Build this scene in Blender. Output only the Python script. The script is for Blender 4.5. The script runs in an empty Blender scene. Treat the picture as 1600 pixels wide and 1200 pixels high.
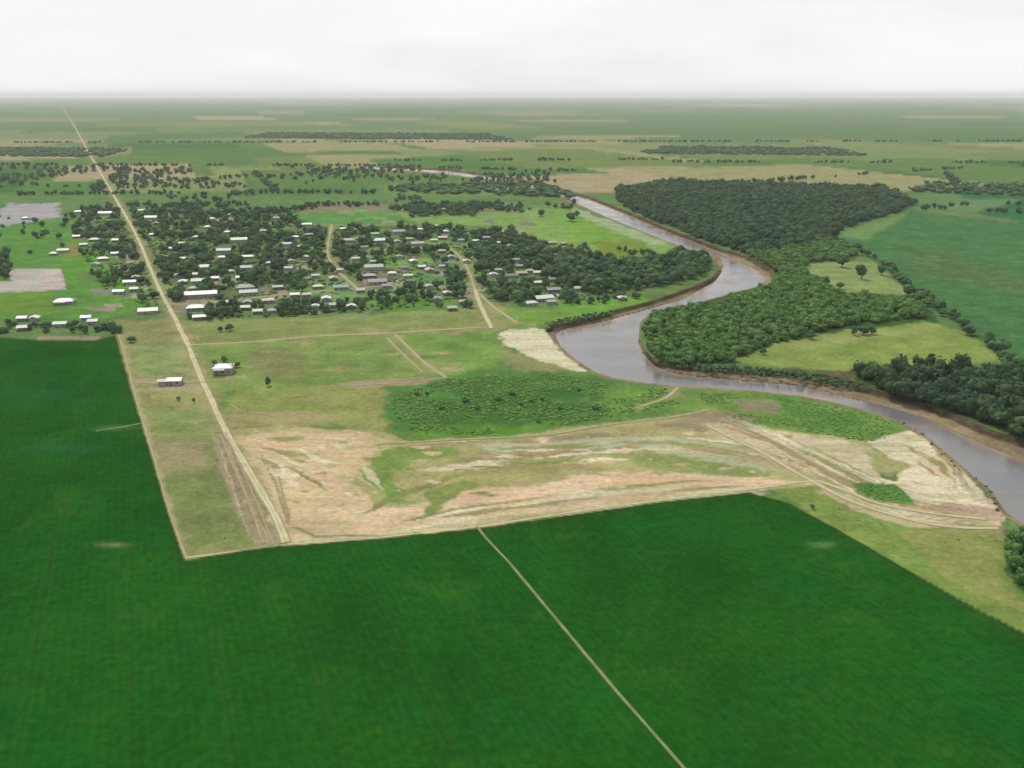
import bpy, math, random
import numpy as np

# ------------------------------------------------------------------ camera, light, exposure
SC = bpy.context.scene
W_, H_, F_ = 1600.0, 1200.0, 1500.0
CAMH = 170.0
PITCH = math.atan(452.0 / F_)
SP, CP = math.sin(PITCH), math.cos(PITCH)

cam_d = bpy.data.cameras.new('camera')
cam = bpy.data.objects.new('camera', cam_d)
SC.collection.objects.link(cam)
cam.location = (0, 0, CAMH)
cam.rotation_euler = (math.pi / 2 - PITCH, 0, 0)
cam_d.sensor_width = 36.0
cam_d.lens = 36.0 * F_ / W_
cam_d.clip_start = 1.0
cam_d.clip_end = 200000.0
SC.camera = cam

SUN_EL, SUN_AZ = math.radians(52), math.radians(-28)      # azimuth from +Y (ahead of the camera), negative = left
world = bpy.data.worlds.new('World'); SC.world = world; world.use_nodes = True
nt = world.node_tree; nt.nodes.clear()
wo = nt.nodes.new('ShaderNodeOutputWorld'); bg = nt.nodes.new('ShaderNodeBackground')
sky = nt.nodes.new('ShaderNodeTexSky'); sky.sky_type = 'NISHITA'; sky.sun_disc = False
sky.sun_elevation = SUN_EL; sky.sun_rotation = SUN_AZ
sky.dust_density = 3.0; sky.air_density = 1.0
tc = nt.nodes.new('ShaderNodeTexCoord'); mp = nt.nodes.new('ShaderNodeMapping')
mp.inputs['Scale'].default_value = (1.6, 1.6, 7.0)
cn = nt.nodes.new('ShaderNodeTexNoise'); cn.inputs['Scale'].default_value = 2.2; cn.inputs['Detail'].default_value = 7
cr = nt.nodes.new('ShaderNodeValToRGB')
cr.color_ramp.elements[0].position = 0.30; cr.color_ramp.elements[0].color = (0.72, 0.72, 0.72, 1)
cr.color_ramp.elements[1].position = 0.62; cr.color_ramp.elements[1].color = (0.97, 0.97, 0.97, 1)
mx = nt.nodes.new('ShaderNodeMix'); mx.data_type = 'RGBA'
mx.inputs['B'].default_value = (9.9, 10.0, 10.1, 1)
nt.links.new(tc.outputs['Generated'], mp.inputs['Vector']); nt.links.new(mp.outputs[0], cn.inputs['Vector'])
nt.links.new(cn.outputs['Fac'], cr.inputs[0]); nt.links.new(cr.outputs[0], mx.inputs['Factor'])
nt.links.new(sky.outputs[0], mx.inputs['A']); nt.links.new(mx.outputs['Result'], bg.inputs['Color'])
bg.inputs['Strength'].default_value = 0.10
nt.links.new(bg.outputs[0], wo.inputs[0])

sun_d = bpy.data.lights.new('sun', 'SUN'); sun_d.energy = 3.4; sun_d.angle = math.radians(0.6)
sun_d.color = (1.0, 0.95, 0.87)
sun = bpy.data.objects.new('sun', sun_d); SC.collection.objects.link(sun)
sun.rotation_euler = (math.radians(90) - SUN_EL, 0, math.pi - SUN_AZ)
sun.location = (0, 0, 400)
SC.view_settings.view_transform = 'Standard'; SC.view_settings.look = 'None'
SC.view_settings.gamma = 1.0; SC.view_settings.exposure = 0.0
KILL = 1.70      # how much brighter than its albedo a sunlit surface reads

# ------------------------------------------------------------------ helpers
RNG = np.random.default_rng(7); random.seed(7)

def gp(x, y, z=0.0):
    """point of the level z seen at photo position (x, y)"""
    xc = (x - 800.0) / F_; yc = (600.0 - y) / F_
    t = (CAMH - z) / (SP - yc * CP)
    return t * xc, t * (CP + yc * SP)

def px(X, Y, z=0.0):
    dz = z - CAMH
    depth = Y * CP - dz * SP; up = Y * SP + dz * CP
    return 800 + F_ * X / depth, 600 - F_ * up / depth

def ppm(X, Y): return F_ / (Y * CP + CAMH * SP)      # pixels per metre

def lin(c):
    out = []
    for v in c[:3]:
        v = v / 255.0
        out.append(v / 12.92 if v <= 0.04045 else ((v + 0.055) / 1.055) ** 2.4)
    return np.array(out)

def alb(c): return np.clip(lin(c) / KILL, 0.004, 0.8)

_tab = np.random.default_rng(3).random((256, 256))
def vnoise(x, y):
    xi = np.floor(x).astype(int); yi = np.floor(y).astype(int)
    fx = x - xi; fy = y - yi; fx = fx * fx * (3 - 2 * fx); fy = fy * fy * (3 - 2 * fy)
    a = _tab[xi & 255, yi & 255]; b = _tab[(xi + 1) & 255, yi & 255]
    c = _tab[xi & 255, (yi + 1) & 255]; d = _tab[(xi + 1) & 255, (yi + 1) & 255]
    return (a * (1 - fx) + b * fx) * (1 - fy) + (c * (1 - fx) + d * fx) * fy
def fbm(x, y, s, o=4, seed=0):
    r = 0; a = 0.5; k = 1.0 / s; tot = 0
    for i in range(o):
        r = r + a * vnoise(x * k + 17.3 * i + seed * 31.7, y * k + 9.1 * i + seed * 11.3); tot += a; a *= .5; k *= 2.03
    return r / tot            # 0..1

def sdf(P, poly, vy=2.2):
    """signed distance (positive inside), y stretched by vy"""
    x = P[:, 0]; y = P[:, 1] * vy
    q = np.array(poly, float); q[:, 1] *= vy
    d = np.full(len(x), 1e18); ins = np.zeros(len(x), bool)
    for i in range(len(q)):
        ax, ay = q[i]; bx, by = q[(i + 1) % len(q)]
        ex, ey = bx - ax, by - ay
        t = np.clip(((x - ax) * ex + (y - ay) * ey) / (ex * ex + ey * ey + 1e-9), 0, 1)
        d = np.minimum(d, (x - ax - t * ex) ** 2 + (y - ay - t * ey) ** 2)
        c = ((ay > y) != (by > y)) & (x < (bx - ax) * (y - ay) / (by - ay + 1e-12) + ax)
        ins ^= c
    return np.where(ins, 1, -1) * np.sqrt(d)

def sstep(v, w): t = np.clip(v / w * .5 + .5, 0, 1); return t * t * (3 - 2 * t)

def mesh_np(name, V, Fc, nper, mats, attrs=None, mat_idx=None, smooth=False):
    me = bpy.data.meshes.new(name)
    V = np.asarray(V, np.float32); Fc = np.asarray(Fc, np.int32)
    me.vertices.add(len(V)); me.vertices.foreach_set('co', V.ravel())
    n = len(Fc) if np.isscalar(nper) else len(nper)
    me.loops.add(Fc.size); me.loops.foreach_set('vertex_index', Fc.ravel())
    me.polygons.add(n)
    if np.isscalar(nper):
        st = np.arange(n, dtype=np.int32) * nper
    else:
        st = np.concatenate([[0], np.cumsum(nper)[:-1]]).astype(np.int32)
    me.polygons.foreach_set('loop_start', st)
    if mat_idx is not None: me.polygons.foreach_set('material_index', np.asarray(mat_idx, np.int32))
    if smooth: me.polygons.foreach_set('use_smooth', np.ones(n, bool))
    for m in mats: me.materials.append(m)
    me.update(calc_edges=True)
    for k, (dom, typ, val) in (attrs or {}).items():
        a = me.attributes.new(k, typ, dom)
        a.data.foreach_set('color' if 'COLOR' in typ else 'value', np.asarray(val, np.float32).ravel())
    return me

def link(name, me, parent=None, loc=None):
    o = bpy.data.objects.new(name, me); SC.collection.objects.link(o)
    if parent is not None: o.parent = parent
    if loc is not None: o.location = loc
    return o
def tag(o, label=None, cat=None, group=None, kind=None):
    if label:
        n = len(label.split()); assert 4 <= n <= 16, (n, label)
        o['label'] = label
    if cat: o['category'] = cat
    if group: o['group'] = group
    if kind: o['kind'] = kind
    return o

class MB:
    def __init__(s): s.v = []; s.f = []
    def add(s, vs, fs):
        b = len(s.v); s.v += [tuple(v) for v in vs]; s.f += [tuple(i + b for i in f) for f in fs]
    def box(s, x0, y0, z0, x1, y1, z1):
        s.add([(x0,y0,z0),(x1,y0,z0),(x1,y1,z0),(x0,y1,z0),(x0,y0,z1),(x1,y0,z1),(x1,y1,z1),(x0,y1,z1)],
              [(0,3,2,1),(4,5,6,7),(0,1,5,4),(1,2,6,5),(2,3,7,6),(3,0,4,7)])
    def build(s, name, m, parent=None):
        me = bpy.data.meshes.new(name); me.from_pydata(s.v, [], s.f); me.materials.append(m); me.update()
        return link(name, me, parent)

# ------------------------------------------------------------------ materials
def new_mat(name, rough=0.9, spec=0.2):
    m = bpy.data.materials.new(name); m.use_nodes = True
    n = m.node_tree.nodes; b = n['Principled BSDF']
    b.inputs['Roughness'].default_value = rough; b.inputs['Specular IOR Level'].default_value = spec
    return m, m.node_tree, b
def N(nt, t, **kw):
    n = nt.nodes.new(t)
    for k, v in kw.items():
        if k in n.inputs: n.inputs[k].default_value = v
        else: setattr(n, k, v)
    return n
def noise(nt, vec, scale, detail=4, rough=.6):
    n = N(nt, 'ShaderNodeTexNoise', Scale=scale, Detail=detail, Roughness=rough)
    nt.links.new(vec, n.inputs['Vector']); return n.outputs['Fac']
def math_(nt, op, a, b=None, c=None):
    n = nt.nodes.new('ShaderNodeMath'); n.operation = op
    for i, v in enumerate((a, b, c)):
        if v is None: continue
        if isinstance(v, (int, float)): n.inputs[i].default_value = v
        else: nt.links.new(v, n.inputs[i])
    return n.outputs[0]
def maprange(nt, v, a, b, c, d):
    n = nt.nodes.new('ShaderNodeMapRange')
    nt.links.new(v, n.inputs[0])
    for i, q in enumerate((a, b, c, d)): n.inputs[i + 1].default_value = q
    return n.outputs[0]
def mixc(nt, f, a, b, bt='MIX'):
    n = nt.nodes.new('ShaderNodeMix'); n.data_type = 'RGBA'; n.blend_type = bt
    for s, v in (('Factor', f), ('A', a), ('B', b)):
        if isinstance(v, (int, float)): n.inputs[s].default_value = v
        elif isinstance(v, (tuple, list, np.ndarray)): n.inputs[s].default_value = (*[float(q) for q in v[:3]], 1)
        else: nt.links.new(v, n.inputs[s])
    return n.outputs['Result']
def scalec(nt, col, fac):
    n = nt.nodes.new('ShaderNodeVectorMath'); n.operation = 'SCALE'
    nt.links.new(col, n.inputs[0]); nt.links.new(fac, n.inputs['Scale']); return n.outputs[0]

def ground_material():
    m, t, b = new_mat('land_cover', 1.0, 0.0)
    at = N(t, 'ShaderNodeAttribute', attribute_name='cover')
    ab = N(t, 'ShaderNodeAttribute', attribute_name='bare')
    ac = N(t, 'ShaderNodeAttribute', attribute_name='crop')
    geo = t.nodes.new('ShaderNodeNewGeometry'); pos = geo.outputs['Position']
    n1 = noise(t, pos, 0.045, 6, .65); n2 = noise(t, pos, 0.35, 5, .7); n3 = noise(t, pos, 0.012, 3)
    mpn = N(t, 'ShaderNodeMapping'); mpn.inputs['Scale'].default_value = (0.018, 0.12, 1); mpn.inputs['Rotation'].default_value = (0, 0, math.radians(-16))
    t.links.new(pos, mpn.inputs[0])
    ns = noise(t, mpn.outputs[0], 1.0, 5, .7)
    # grass: value and hue variation
    v = math_(t, 'ADD', maprange(t, n1, .3, .7, .76, 1.26), maprange(t, n2, .3, .7, -.26, .26))
    v = math_(t, 'MULTIPLY', v, maprange(t, n3, .35, .65, .92, 1.08))
    vs = math_(t, 'MULTIPLY', maprange(t, ns, .3, .7, .84, 1.16), maprange(t, n2, .3, .7, .76, 1.22)); vs = math_(t, 'MULTIPLY', vs, maprange(t, n1, .3, .7, .82, 1.16))
    # crop: fine rows running with the main road, tramlines
    mr = N(t, 'ShaderNodeMapping'); mr.inputs['Rotation'].default_value = (0, 0, math.radians(-21)); t.links.new(pos, mr.inputs[0])
    wv = N(t, 'ShaderNodeTexWave', Scale=.11, Distortion=.6, Detail=2.0); wv.inputs['Detail Scale'].default_value = .5; t.links.new(mr.outputs[0], wv.inputs['Vector'])
    wr = math_(t, 'MULTIPLY', maprange(t, wv.outputs['Fac'], 0, 1, .95, 1.04), maprange(t, n3, .35, .65, .86, 1.14))
    wr = math_(t, 'MULTIPLY', wr, maprange(t, n2, .3, .7, .72, 1.24)); wr = math_(t, 'MULTIPLY', wr, maprange(t, n1, .3, .7, .88, 1.12))
    fac = mixf(t, ab.outputs['Fac'], v, vs)
    fac = mixf(t, ac.outputs['Fac'], fac, wr)
    # tractor lines in the crop, a pair every 27 m
    sx = N(t, 'ShaderNodeSeparateXYZ'); t.links.new(mr.outputs[0], sx.inputs[0])
    wob = math_(t, 'ADD', sx.outputs['X'], maprange(t, n3, 0, 1, -4, 4))
    ph = math_(t, 'FRACT', math_(t, 'DIVIDE', wob, 27.0))
    ln = None
    for c0 in (.30, .37):
        d_ = math_(t, 'LESS_THAN', math_(t, 'ABSOLUTE', math_(t, 'SUBTRACT', ph, c0)), .011)
        ln = d_ if ln is None else math_(t, 'MAXIMUM', ln, d_)
    ln = math_(t, 'MULTIPLY', ln, math_(t, 'MULTIPLY', ac.outputs['Fac'], maprange(t, n1, .35, .65, .15, .8)))
    # thin tufts breaking up bare soil, dry wisps breaking up grass
    col = at.outputs['Color']
    k = maprange(t, noise(t, pos, .09, 7, .75), .52, .66, 0, .55)
    k = math_(t, 'MULTIPLY', k, math_(t, 'SUBTRACT', 1.0, ac.outputs['Fac']))
    mw = N(t, 'ShaderNodeMapping'); mw.inputs['Scale'].default_value = (0.010, 0.034, 1); mw.inputs['Rotation'].default_value = (0, 0, math.radians(-12)); t.links.new(pos, mw.inputs[0])
    wisp = maprange(t, noise(t, mw.outputs[0], 1.0, 9, .72), .50, .62, 0, .45)
    wb = math_(t, 'MULTIPLY', wisp, ab.outputs['Fac'])
    col = mixc(t, wb, col, alb((150, 152, 100)))
    wisp2 = maprange(t, noise(t, mw.outputs[0], 2.3, 9, .75), .56, .66, 0, .4)
    col = mixc(t, math_(t, 'MULTIPLY', wisp2, ab.outputs['Fac']), col, alb((158, 136, 106)))
    spk = maprange(t, noise(t, pos, .9, 3, .6), .60, .70, 0, .45)
    col = mixc(t, math_(t, 'MULTIPLY', spk, math_(t, 'SUBTRACT', 1.0, ac.outputs['Fac'])), col, alb((74, 104, 56)))
    kg = math_(t, 'MULTIPLY', k, ab.outputs['Fac'])
    col = mixc(t, kg, col, alb((138, 145, 92)))
    kd = math_(t, 'MULTIPLY', math_(t, 'MULTIPLY', k, .26), math_(t, 'SUBTRACT', 1.0, ab.outputs['Fac']))
    col = mixc(t, kd, col, alb((170, 162, 108)))
    thin = math_(t, 'MULTIPLY', ac.outputs['Fac'], maprange(t, noise(t, pos, .022, 9, .78), .54, .68, 0, .6))
    col = mixc(t, thin, col, alb((58, 104, 30)))
    col = mixc(t, math_(t, 'MULTIPLY', ln, .45), col, alb((70, 84, 40)))
    col = scalec(t, col, fac)
    t.links.new(col, b.inputs['Base Color'])
    bp = N(t, 'ShaderNodeBump', Strength=.5, Distance=.5)
    t.links.new(n2, bp.inputs['Height']); t.links.new(bp.outputs[0], b.inputs['Normal'])
    return m
def mixf(t, f, a, b_):
    n = t.nodes.new('ShaderNodeMix'); n.data_type = 'FLOAT'
    t.links.new(f, n.inputs[0]); t.links.new(a, n.inputs[2]); t.links.new(b_, n.inputs[3]); return n.outputs[0]
M_GROUND = ground_material()

def simple(name, c1, c2, scale=.5, rough=.9, spec=.2, detail=5):
    m, t, b = new_mat(name, rough, spec)
    geo = t.nodes.new('ShaderNodeNewGeometry')
    f = maprange(t, noise(t, geo.outputs['Position'], scale, detail, .7), .3, .7, 0, 1)
    t.links.new(mixc(t, f, c1, c2), b.inputs['Base Color']); return m
def road_mat(name, c1, c2, mid, edge):
    m, t, b = new_mat(name, .95, .1)
    geo = t.nodes.new('ShaderNodeNewGeometry'); pos = geo.outputs['Position']
    at = N(t, 'ShaderNodeAttribute', attribute_name='across')
    a = math_(t, 'ABSOLUTE', at.outputs['Fac'])
    n1 = noise(t, pos, .12, 5); n2 = noise(t, pos, .7, 4)
    col = mixc(t, maprange(t, n1, .3, .7, 0, 1), c1, c2)
    g = math_(t, 'MULTIPLY', maprange(t, a, .05, .30, 1, 0), maprange(t, n2, .4, .6, .1, .9)); col = mixc(t, g, col, mid)
    e = maprange(t, math_(t, 'ADD', a, math_(t, 'MULTIPLY', n2, .7)), .85, 1.25, 0, 1); col = mixc(t, e, col, edge)
    col = scalec(t, col, maprange(t, n2, .3, .7, .86, 1.12))
    t.links.new(col, b.inputs['Base Color']); return m
M_ROAD = road_mat('pale_dirt', alb((190, 184, 144)), alb((226, 218, 180)), alb((168, 164, 120)), alb((156, 150, 106)))
M_TRACK = road_mat('track_dirt', alb((172, 168, 122)), alb((198, 192, 148)), alb((136, 148, 92)), alb((134, 142, 90)))
M_GRASSY = road_mat('grassy_track', alb((118, 132, 84)), alb((164, 170, 126)), alb((74, 104, 52)), alb((66, 96, 44)))
M_PINK = road_mat('pinkish_dirt', alb((162, 144, 116)), alb((190, 176, 146)), alb((148, 140, 104)), alb((146, 142, 100)))
M_TRUNK = simple('bark', (.07, .05, .035), (.13, .10, .07), 2)
M_WINDOW = simple('window_glass', (.02, .03, .035), (.05, .06, .07), .3, .15, .5)
M_DOOR = simple('painted_door', (.12, .07, .04), (.17, .11, .07), 1)

def leaf_mat(name, dark, light, hue):
    m, t, b = new_mat(name, .85, .06)
    at = N(t, 'ShaderNodeAttribute', attribute_name='tint')
    oi = t.nodes.new('ShaderNodeObjectInfo')
    geo = t.nodes.new('ShaderNodeNewGeometry')
    nf = noise(t, geo.outputs['Position'], .5, 3)
    f = math_(t, 'ADD', math_(t, 'MULTIPLY', at.outputs['Fac'], .62), math_(t, 'MULTIPLY', oi.outputs['Random'], .42))
    f = math_(t, 'ADD', f, maprange(t, nf, .3, .7, -.1, .16))
    c = mixc(t, f, dark, light)
    big = maprange(t, noise(t, geo.outputs['Position'], .013, 2), .4, .62, 0, .6)
    c = mixc(t, big, c, mixc(t, f, (dark[0]*1.2, dark[1]*.95, dark[2]*.8), hue))
    t.links.new(c, b.inputs['Base Color'])
    tr = N(t, 'ShaderNodeBsdfTranslucent'); t.links.new(c, tr.inputs['Color'])
    ms = N(t, 'ShaderNodeMixShader'); ms.inputs[0].default_value = .18
    out = t.nodes['Material Output']
    t.links.new(b.outputs[0], ms.inputs[1]); t.links.new(tr.outputs[0], ms.inputs[2]); t.links.new(ms.outputs[0], out.inputs[0])
    return m
M_LEAF = leaf_mat('foliage_dark', (.024, .060, .031), (.095, .180, .082), (.125, .19, .055))
M_LEAF_D = leaf_mat('foliage_shaded', (.012, .032, .018), (.055, .112, .055), (.08, .13, .04))  # darker copy of foliage_dark, bank shade put into the leaf colour
M_LEAF_G = leaf_mat('foliage_green', (.044, .108, .028), (.118, .235, .064), (.135, .215, .055))
M_LEAF_B = leaf_mat('foliage_bush', (.085, .20, .045), (.20, .37, .10), (.21, .33, .10))

# ------------------------------------------------------------------ land cover map (photo positions -> places on the ground)
WATER = [(560,262),(690,270),(790,284),(860,300),(900,316),(950,339),(1003,360),(1043,376),(1086,391),(1124,399),(1133,415),(1124,432),(1097,452),(1070,468),(1035,478),
 (1000,488),(960,499),(920,508),(885,514),(868,522),(878,542),(900,560),(930,580),(960,590),(1000,596),(1045,601),(1100,605),
 (1180,610),(1250,617),(1300,627),(1350,639),(1400,655),(1450,682),(1500,724),(1550,766),(1574,800),(1620,830),(1720,885),(1950,985),
 (1950,885),(1720,775),(1600,720),(1550,702),(1500,679),(1450,656),(1400,642),(1350,629),(1300,616),(1250,604),(1160,596),(1100,590),(1060,585),
 (1030,576),(1012,558),(1004,535),(1006,508),(1026,493),(1075,485),(1110,474),(1150,460),(1185,448),(1196,436),(1182,424),(1158,408),
 (1120,392),(1085,378),(1040,361),(1000,345),(950,324),(925,314),(870,297),(800,281),(700,267),(570,260)]
CHANNEL = [(555,264),(690,272),(790,287),(860,303),(895,318),(945,340),(1000,362),(1040,378),(1080,393),(1116,404),(1122,420),(1112,434),(1085,447),(1050,459),(1010,472),
 (960,484),(925,496),(880,505),(850,514),(866,535),(885,556),(915,578),(950,592),(1000,599),(1040,604),(1100,608),
 (1180,613),(1250,620),(1300,630),(1350,642),(1400,659),(1446,686),(1494,728),(1544,771),(1568,804),(1615,836),(1715,892),(1940,992),
 (1980,874),(1800,770),(1700,724),(1600,687),(1550,672),(1500,649),(1450,629),(1400,616),(1350,605),(1300,593),(1250,583),(1160,577),(1100,573),(1060,570),
 (1028,565),(1008,548),(1000,530),(1002,502),(1022,486),(1075,478),(1110,468),(1155,455),(1200,446),(1216,436),(1206,420),(1170,400),
 (1125,387),(1085,372),(1040,355),(1000,338),(955,320),(930,310),(875,294),(800,278),(700,264),(575,258)]
CROP_W = [(-2600,560),(-600,535),(0,527),(60,531),(150,531),(180,524),(214,640),(232,698),(262,800),(289,876),(266,930),(-200,965),(-2600,1080)]
CROP_S = [(-2600,1000),(-200,905),(289,876),(380,860),(440,853),(600,841),(750,825),(900,803),(1040,783),(1170,769),(1232,786),(1310,828),(1400,880),(1520,948),(1700,1040),(2300,1300),(6000,2600),(6000,9000),(-9000,9000),(-9000,1500)]

# (polygon, colour seen in the photo, softness px, warp px, bareness)
R = []
def reg(poly, col, soft=8, warp=8, bare=0.0): R.append((poly, col, soft, warp, bare))
# far country beyond the town
reg([(-3000,152),(4600,152),(4600,325),(-3000,325)], (96,128,74), 6, 10)
for i, (x0, x1, y0, y1, c) in enumerate([(-900,-150,262,305,(120,142,84)),(-250,190,286,306,(84,128,64)),(150,430,262,300,(132,146,92)),(380,560,272,304,(84,120,66)),
    (-900,200,228,256,(112,134,80)),(180,620,232,258,(88,122,66)),(620,1050,225,250,(128,142,90)),(980,1500,262,300,(70,104,60)),(1050,1600,226,252,(116,140,84)),
    (1500,2400,266,314,(84,126,74)),(1600,2600,228,258,(100,132,76)),(-900,700,204,222,(120,138,90)),(700,1700,202,220,(94,124,74)),(1700,3000,202,222,(118,138,88)),
    (-900,3000,186,198,(100,126,82)),(600,780,288,308,(116,142,76))]):
    reg([(x0, y0), (x1, y0 - 2), (x1 + 20, y1 - 2), (x0 + 10, y1)], c, 5, 5)
_rf = random.Random(41)
for _ in range(150):      # distant parcels, laid out on the ground along the country roads
    _Y = 1700 * math.exp(_rf.uniform(0, 2.9)); _X = _rf.uniform(-.75, .75) * _Y; _a = _rf.uniform(120, 420) * (1 + _Y / 5000); _b = _rf.uniform(150, 600) * (1 + _Y / 5000)
    _ca, _sa = math.cos(math.radians(20)), math.sin(math.radians(20))
    q = [(_X + u * _ca - v * _sa, _Y + u * _sa + v * _ca) for u, v in ((0, 0), (_a, 0), (_a, _b), (0, _b))]
    reg([px(*c) for c in q], _rf.choice([(96,126,66),(126,140,84),(150,150,104),(74,112,54),(110,132,72),(138,140,90),(84,124,62),(164,154,118)]), 1.5, 1)
reg([(-3000,306),(4600,306),(4600,325),(-3000,325)], (98,130,76), 4, 6)
# town ground
reg([(-400,316),(900,316),(1000,400),(960,480),(800,495),(560,495),(300,508),(180,520),(-400,526)], (100,130,78), 10, 8)
reg([(120,318),(190,318),(258,478),(180,470),(125,420)], (104,128,82), 8, 8)
reg([(210,330),(330,330),(470,350),(560,400),(560,470),(300,470),(250,420)], (98,120,78), 10, 12)
reg([(230,332),(290,335),(300,370),(240,380)], (122,140,92), 6, 8)
reg([(470,318),(610,318),(605,331),(470,333)], (134,132,102), 5, 4, .4)
reg([(450,333),(620,331),(615,350),(520,354),(460,350)], (92,144,74), 6, 6)
reg([(468,372),(516,372),(512,398),(472,402)], (126,158,82), 6, 5)
reg([(500,398),(560,396),(560,418),(505,420)], (132,136,96), 6, 6, .3)
reg([(560,425),(620,420),(625,450),(570,450)], (128,122,104), 6, 6, .4)
reg([(600,388),(640,385),(640,400),(605,404)], (112,154,62), 4, 4)
reg([(630,420),(735,400),(735,440),(660,458),(600,470)], (100,146,84), 8, 8)
reg([(460,440),(560,432),(570,472),(470,478)], (112,146,92), 8, 6)
reg([(560,468),(690,462),(745,480),(600,490)], (98,138,66), 6, 6)
reg([(270,448),(330,446),(345,475),(300,480)], (124,122,98), 6, 6, .4)
# north meadow by the river
reg([(610,334),(760,330),(880,322),(960,345),(1060,378),(1080,400),(960,400),(840,380),(760,352),(680,356)], (126,158,84), 8, 8)
reg([(860,335),(960,352),(1000,380),(900,375)], (118,160,70), 10, 8)
reg([(930,375),(1010,378),(1010,400),(940,400)], (120,142,56), 8, 6)
reg([(895,322),(945,343),(1010,366),(1040,380),(1020,384),(960,362),(900,336)], (156,176,132), 5, 5, .3)
reg([(740,318),(810,318),(808,330),(742,332)], (126,128,96), 4, 4, .2)
# west lawns and lots
reg([(-600,345),(110,345),(140,372),(200,440),(240,470),(180,500),(-600,508)], (92,140,66), 8, 8)
reg([(100,380),(150,395),(180,440),(230,470),(170,482),(110,440)], (96,146,60), 8, 8)
reg([(-200,455),(80,458),(84,490),(-200,494)], (106,140,60), 5, 3)
reg([(100,378),(122,382),(128,402),(104,402)], (134,134,78), 5, 4, .3)
reg([(15,318),(90,318),(92,340),(60,344),(10,352),(-40,346)], (172,170,174), 4, 4, 1)
reg([(10,421),(96,420),(103,452),(60,455),(-120,458),(-120,444),(20,440)], (188,182,178), 3, 2, 1)
reg([(68,420),(95,420),(100,450),(68,451)], (200,184,182), 3, 2, 1)
reg([(180,498),(300,500),(300,530),(190,530)], (134,136,88), 8, 6, .2)
reg([(60,526),(156,526),(156,533),(58,533)], (158,146,128), 2, 1, .9)
# strip between the west crop and the road
reg([(180,520),(300,520),(330,620),(440,850),(289,876)], (134,142,92), 4, 3, .15)
reg([(205,540),(290,540),(300,590),(215,590)], (136,152,96), 8, 6)
reg([(215,600),(330,605),(340,640),(240,640)], (146,148,96), 10, 8, .1)
reg([(240,645),(330,640),(340,670),(245,676)], (124,146,86), 8, 5)
reg([(238,690),(320,690),(325,730),(250,735)], (152,146,106), 12, 6, .3)
reg([(255,740),(350,740),(390,850),(290,868)], (122,136,82), 12, 6)
reg([(205,590),(320,594),(322,612),(214,612)], (168,158,126), 4, 4, .8)
reg([(335,680),(362,690),(440,850),(400,856),(365,780),(345,730)], (160,150,124), 6, 4, .9)
reg([(184,524),(191,524),(292,872),(282,872)], (162,160,118), 3, 2, .5)
# pastures east of the road
reg([(290,500),(560,492),(740,482),(800,500),(760,514),(600,522),(310,536)], (132,146,88), 6, 5)
reg([(300,538),(600,524),(770,514),(790,560),(700,590),(520,606),(330,612)], (122,146,80), 6, 6)
reg([(600,524),(770,516),(790,545),(770,585),(700,585)], (118,150,76), 6, 6)
reg([(380,545),(480,545),(480,590),(400,590)], (128,134,86), 12, 10, .2)
reg([(360,606),(600,600),(600,660),(470,664),(360,670)], (136,150,82), 8, 8, .1)
reg([(360,648),(480,640),(560,650),(480,664),(362,668)], (156,150,104), 8, 6, .5)
reg([(480,606),(600,600),(620,640),(600,690),(540,668)], (144,150,90), 10, 8, .2)
reg([(520,598),(690,588),(690,598),(560,608)], (166,152,122), 4, 3, .8)
# large bare parcel
reg([(365,672),(450,664),(600,676),(640,690),(950,660),(1110,650),(1330,650),(1360,700),(1290,756),(1000,789),(750,820),(440,850),(405,760)], (168,164,114), 6, 4, .55)
reg([(378,682),(450,667),(560,672),(598,690),(585,712),(560,740),(560,770),(600,800),(560,842),(452,848),(425,780)], (214,192,154), 10, 12, 1)
reg([(560,800),(640,790),(760,770),(860,755),(960,738),(1090,742),(1270,752),(1000,789),(750,820),(560,842)], (224,198,164), 8, 10, 1)
reg([(690,770),(800,760),(830,790),(740,810)], (222,192,158), 12, 12, 1)
reg([(940,735),(1080,745),(1120,765),(960,775)], (214,182,148), 10, 8, 1)
reg([(388,690),(470,680),(480,712),(400,716)], (206,184,144), 12, 12, 1)
reg([(575,698),(700,694),(720,712),(640,725),(620,745),(650,790),(600,780),(565,740)], (120,148,76), 12, 14, .1)
reg([(660,768),(720,745),(740,760),(690,792)], (126,144,78), 10, 10, .1)
reg([(700,715),(850,715),(860,742),(760,760),(700,745)], (166,162,108), 12, 12, .5)
reg([(655,690),(770,686),(770,700),(650,702)], (160,154,110), 8, 6, .5)
reg([(800,690),(880,682),(940,676),(950,696),(880,716),(820,712)], (156,142,112), 8, 8, .8)
reg([(940,706),(1040,706),(1200,735),(1210,748),(1080,740),(1000,728)], (136,152,92), 10, 8, .1)
reg([(930,690),(1060,694),(1200,715),(1240,738),(1200,736),(1050,712),(940,706)], (178,184,144), 8, 8, .7)
reg([(748,694),(800,690),(812,706),(770,712)], (172,180,142), 6, 6, .6)
reg([(440,845),(950,790),(1270,750),(1270,754),(950,797),(440,855)], (204,196,156), 2, 1, 1)
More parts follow.
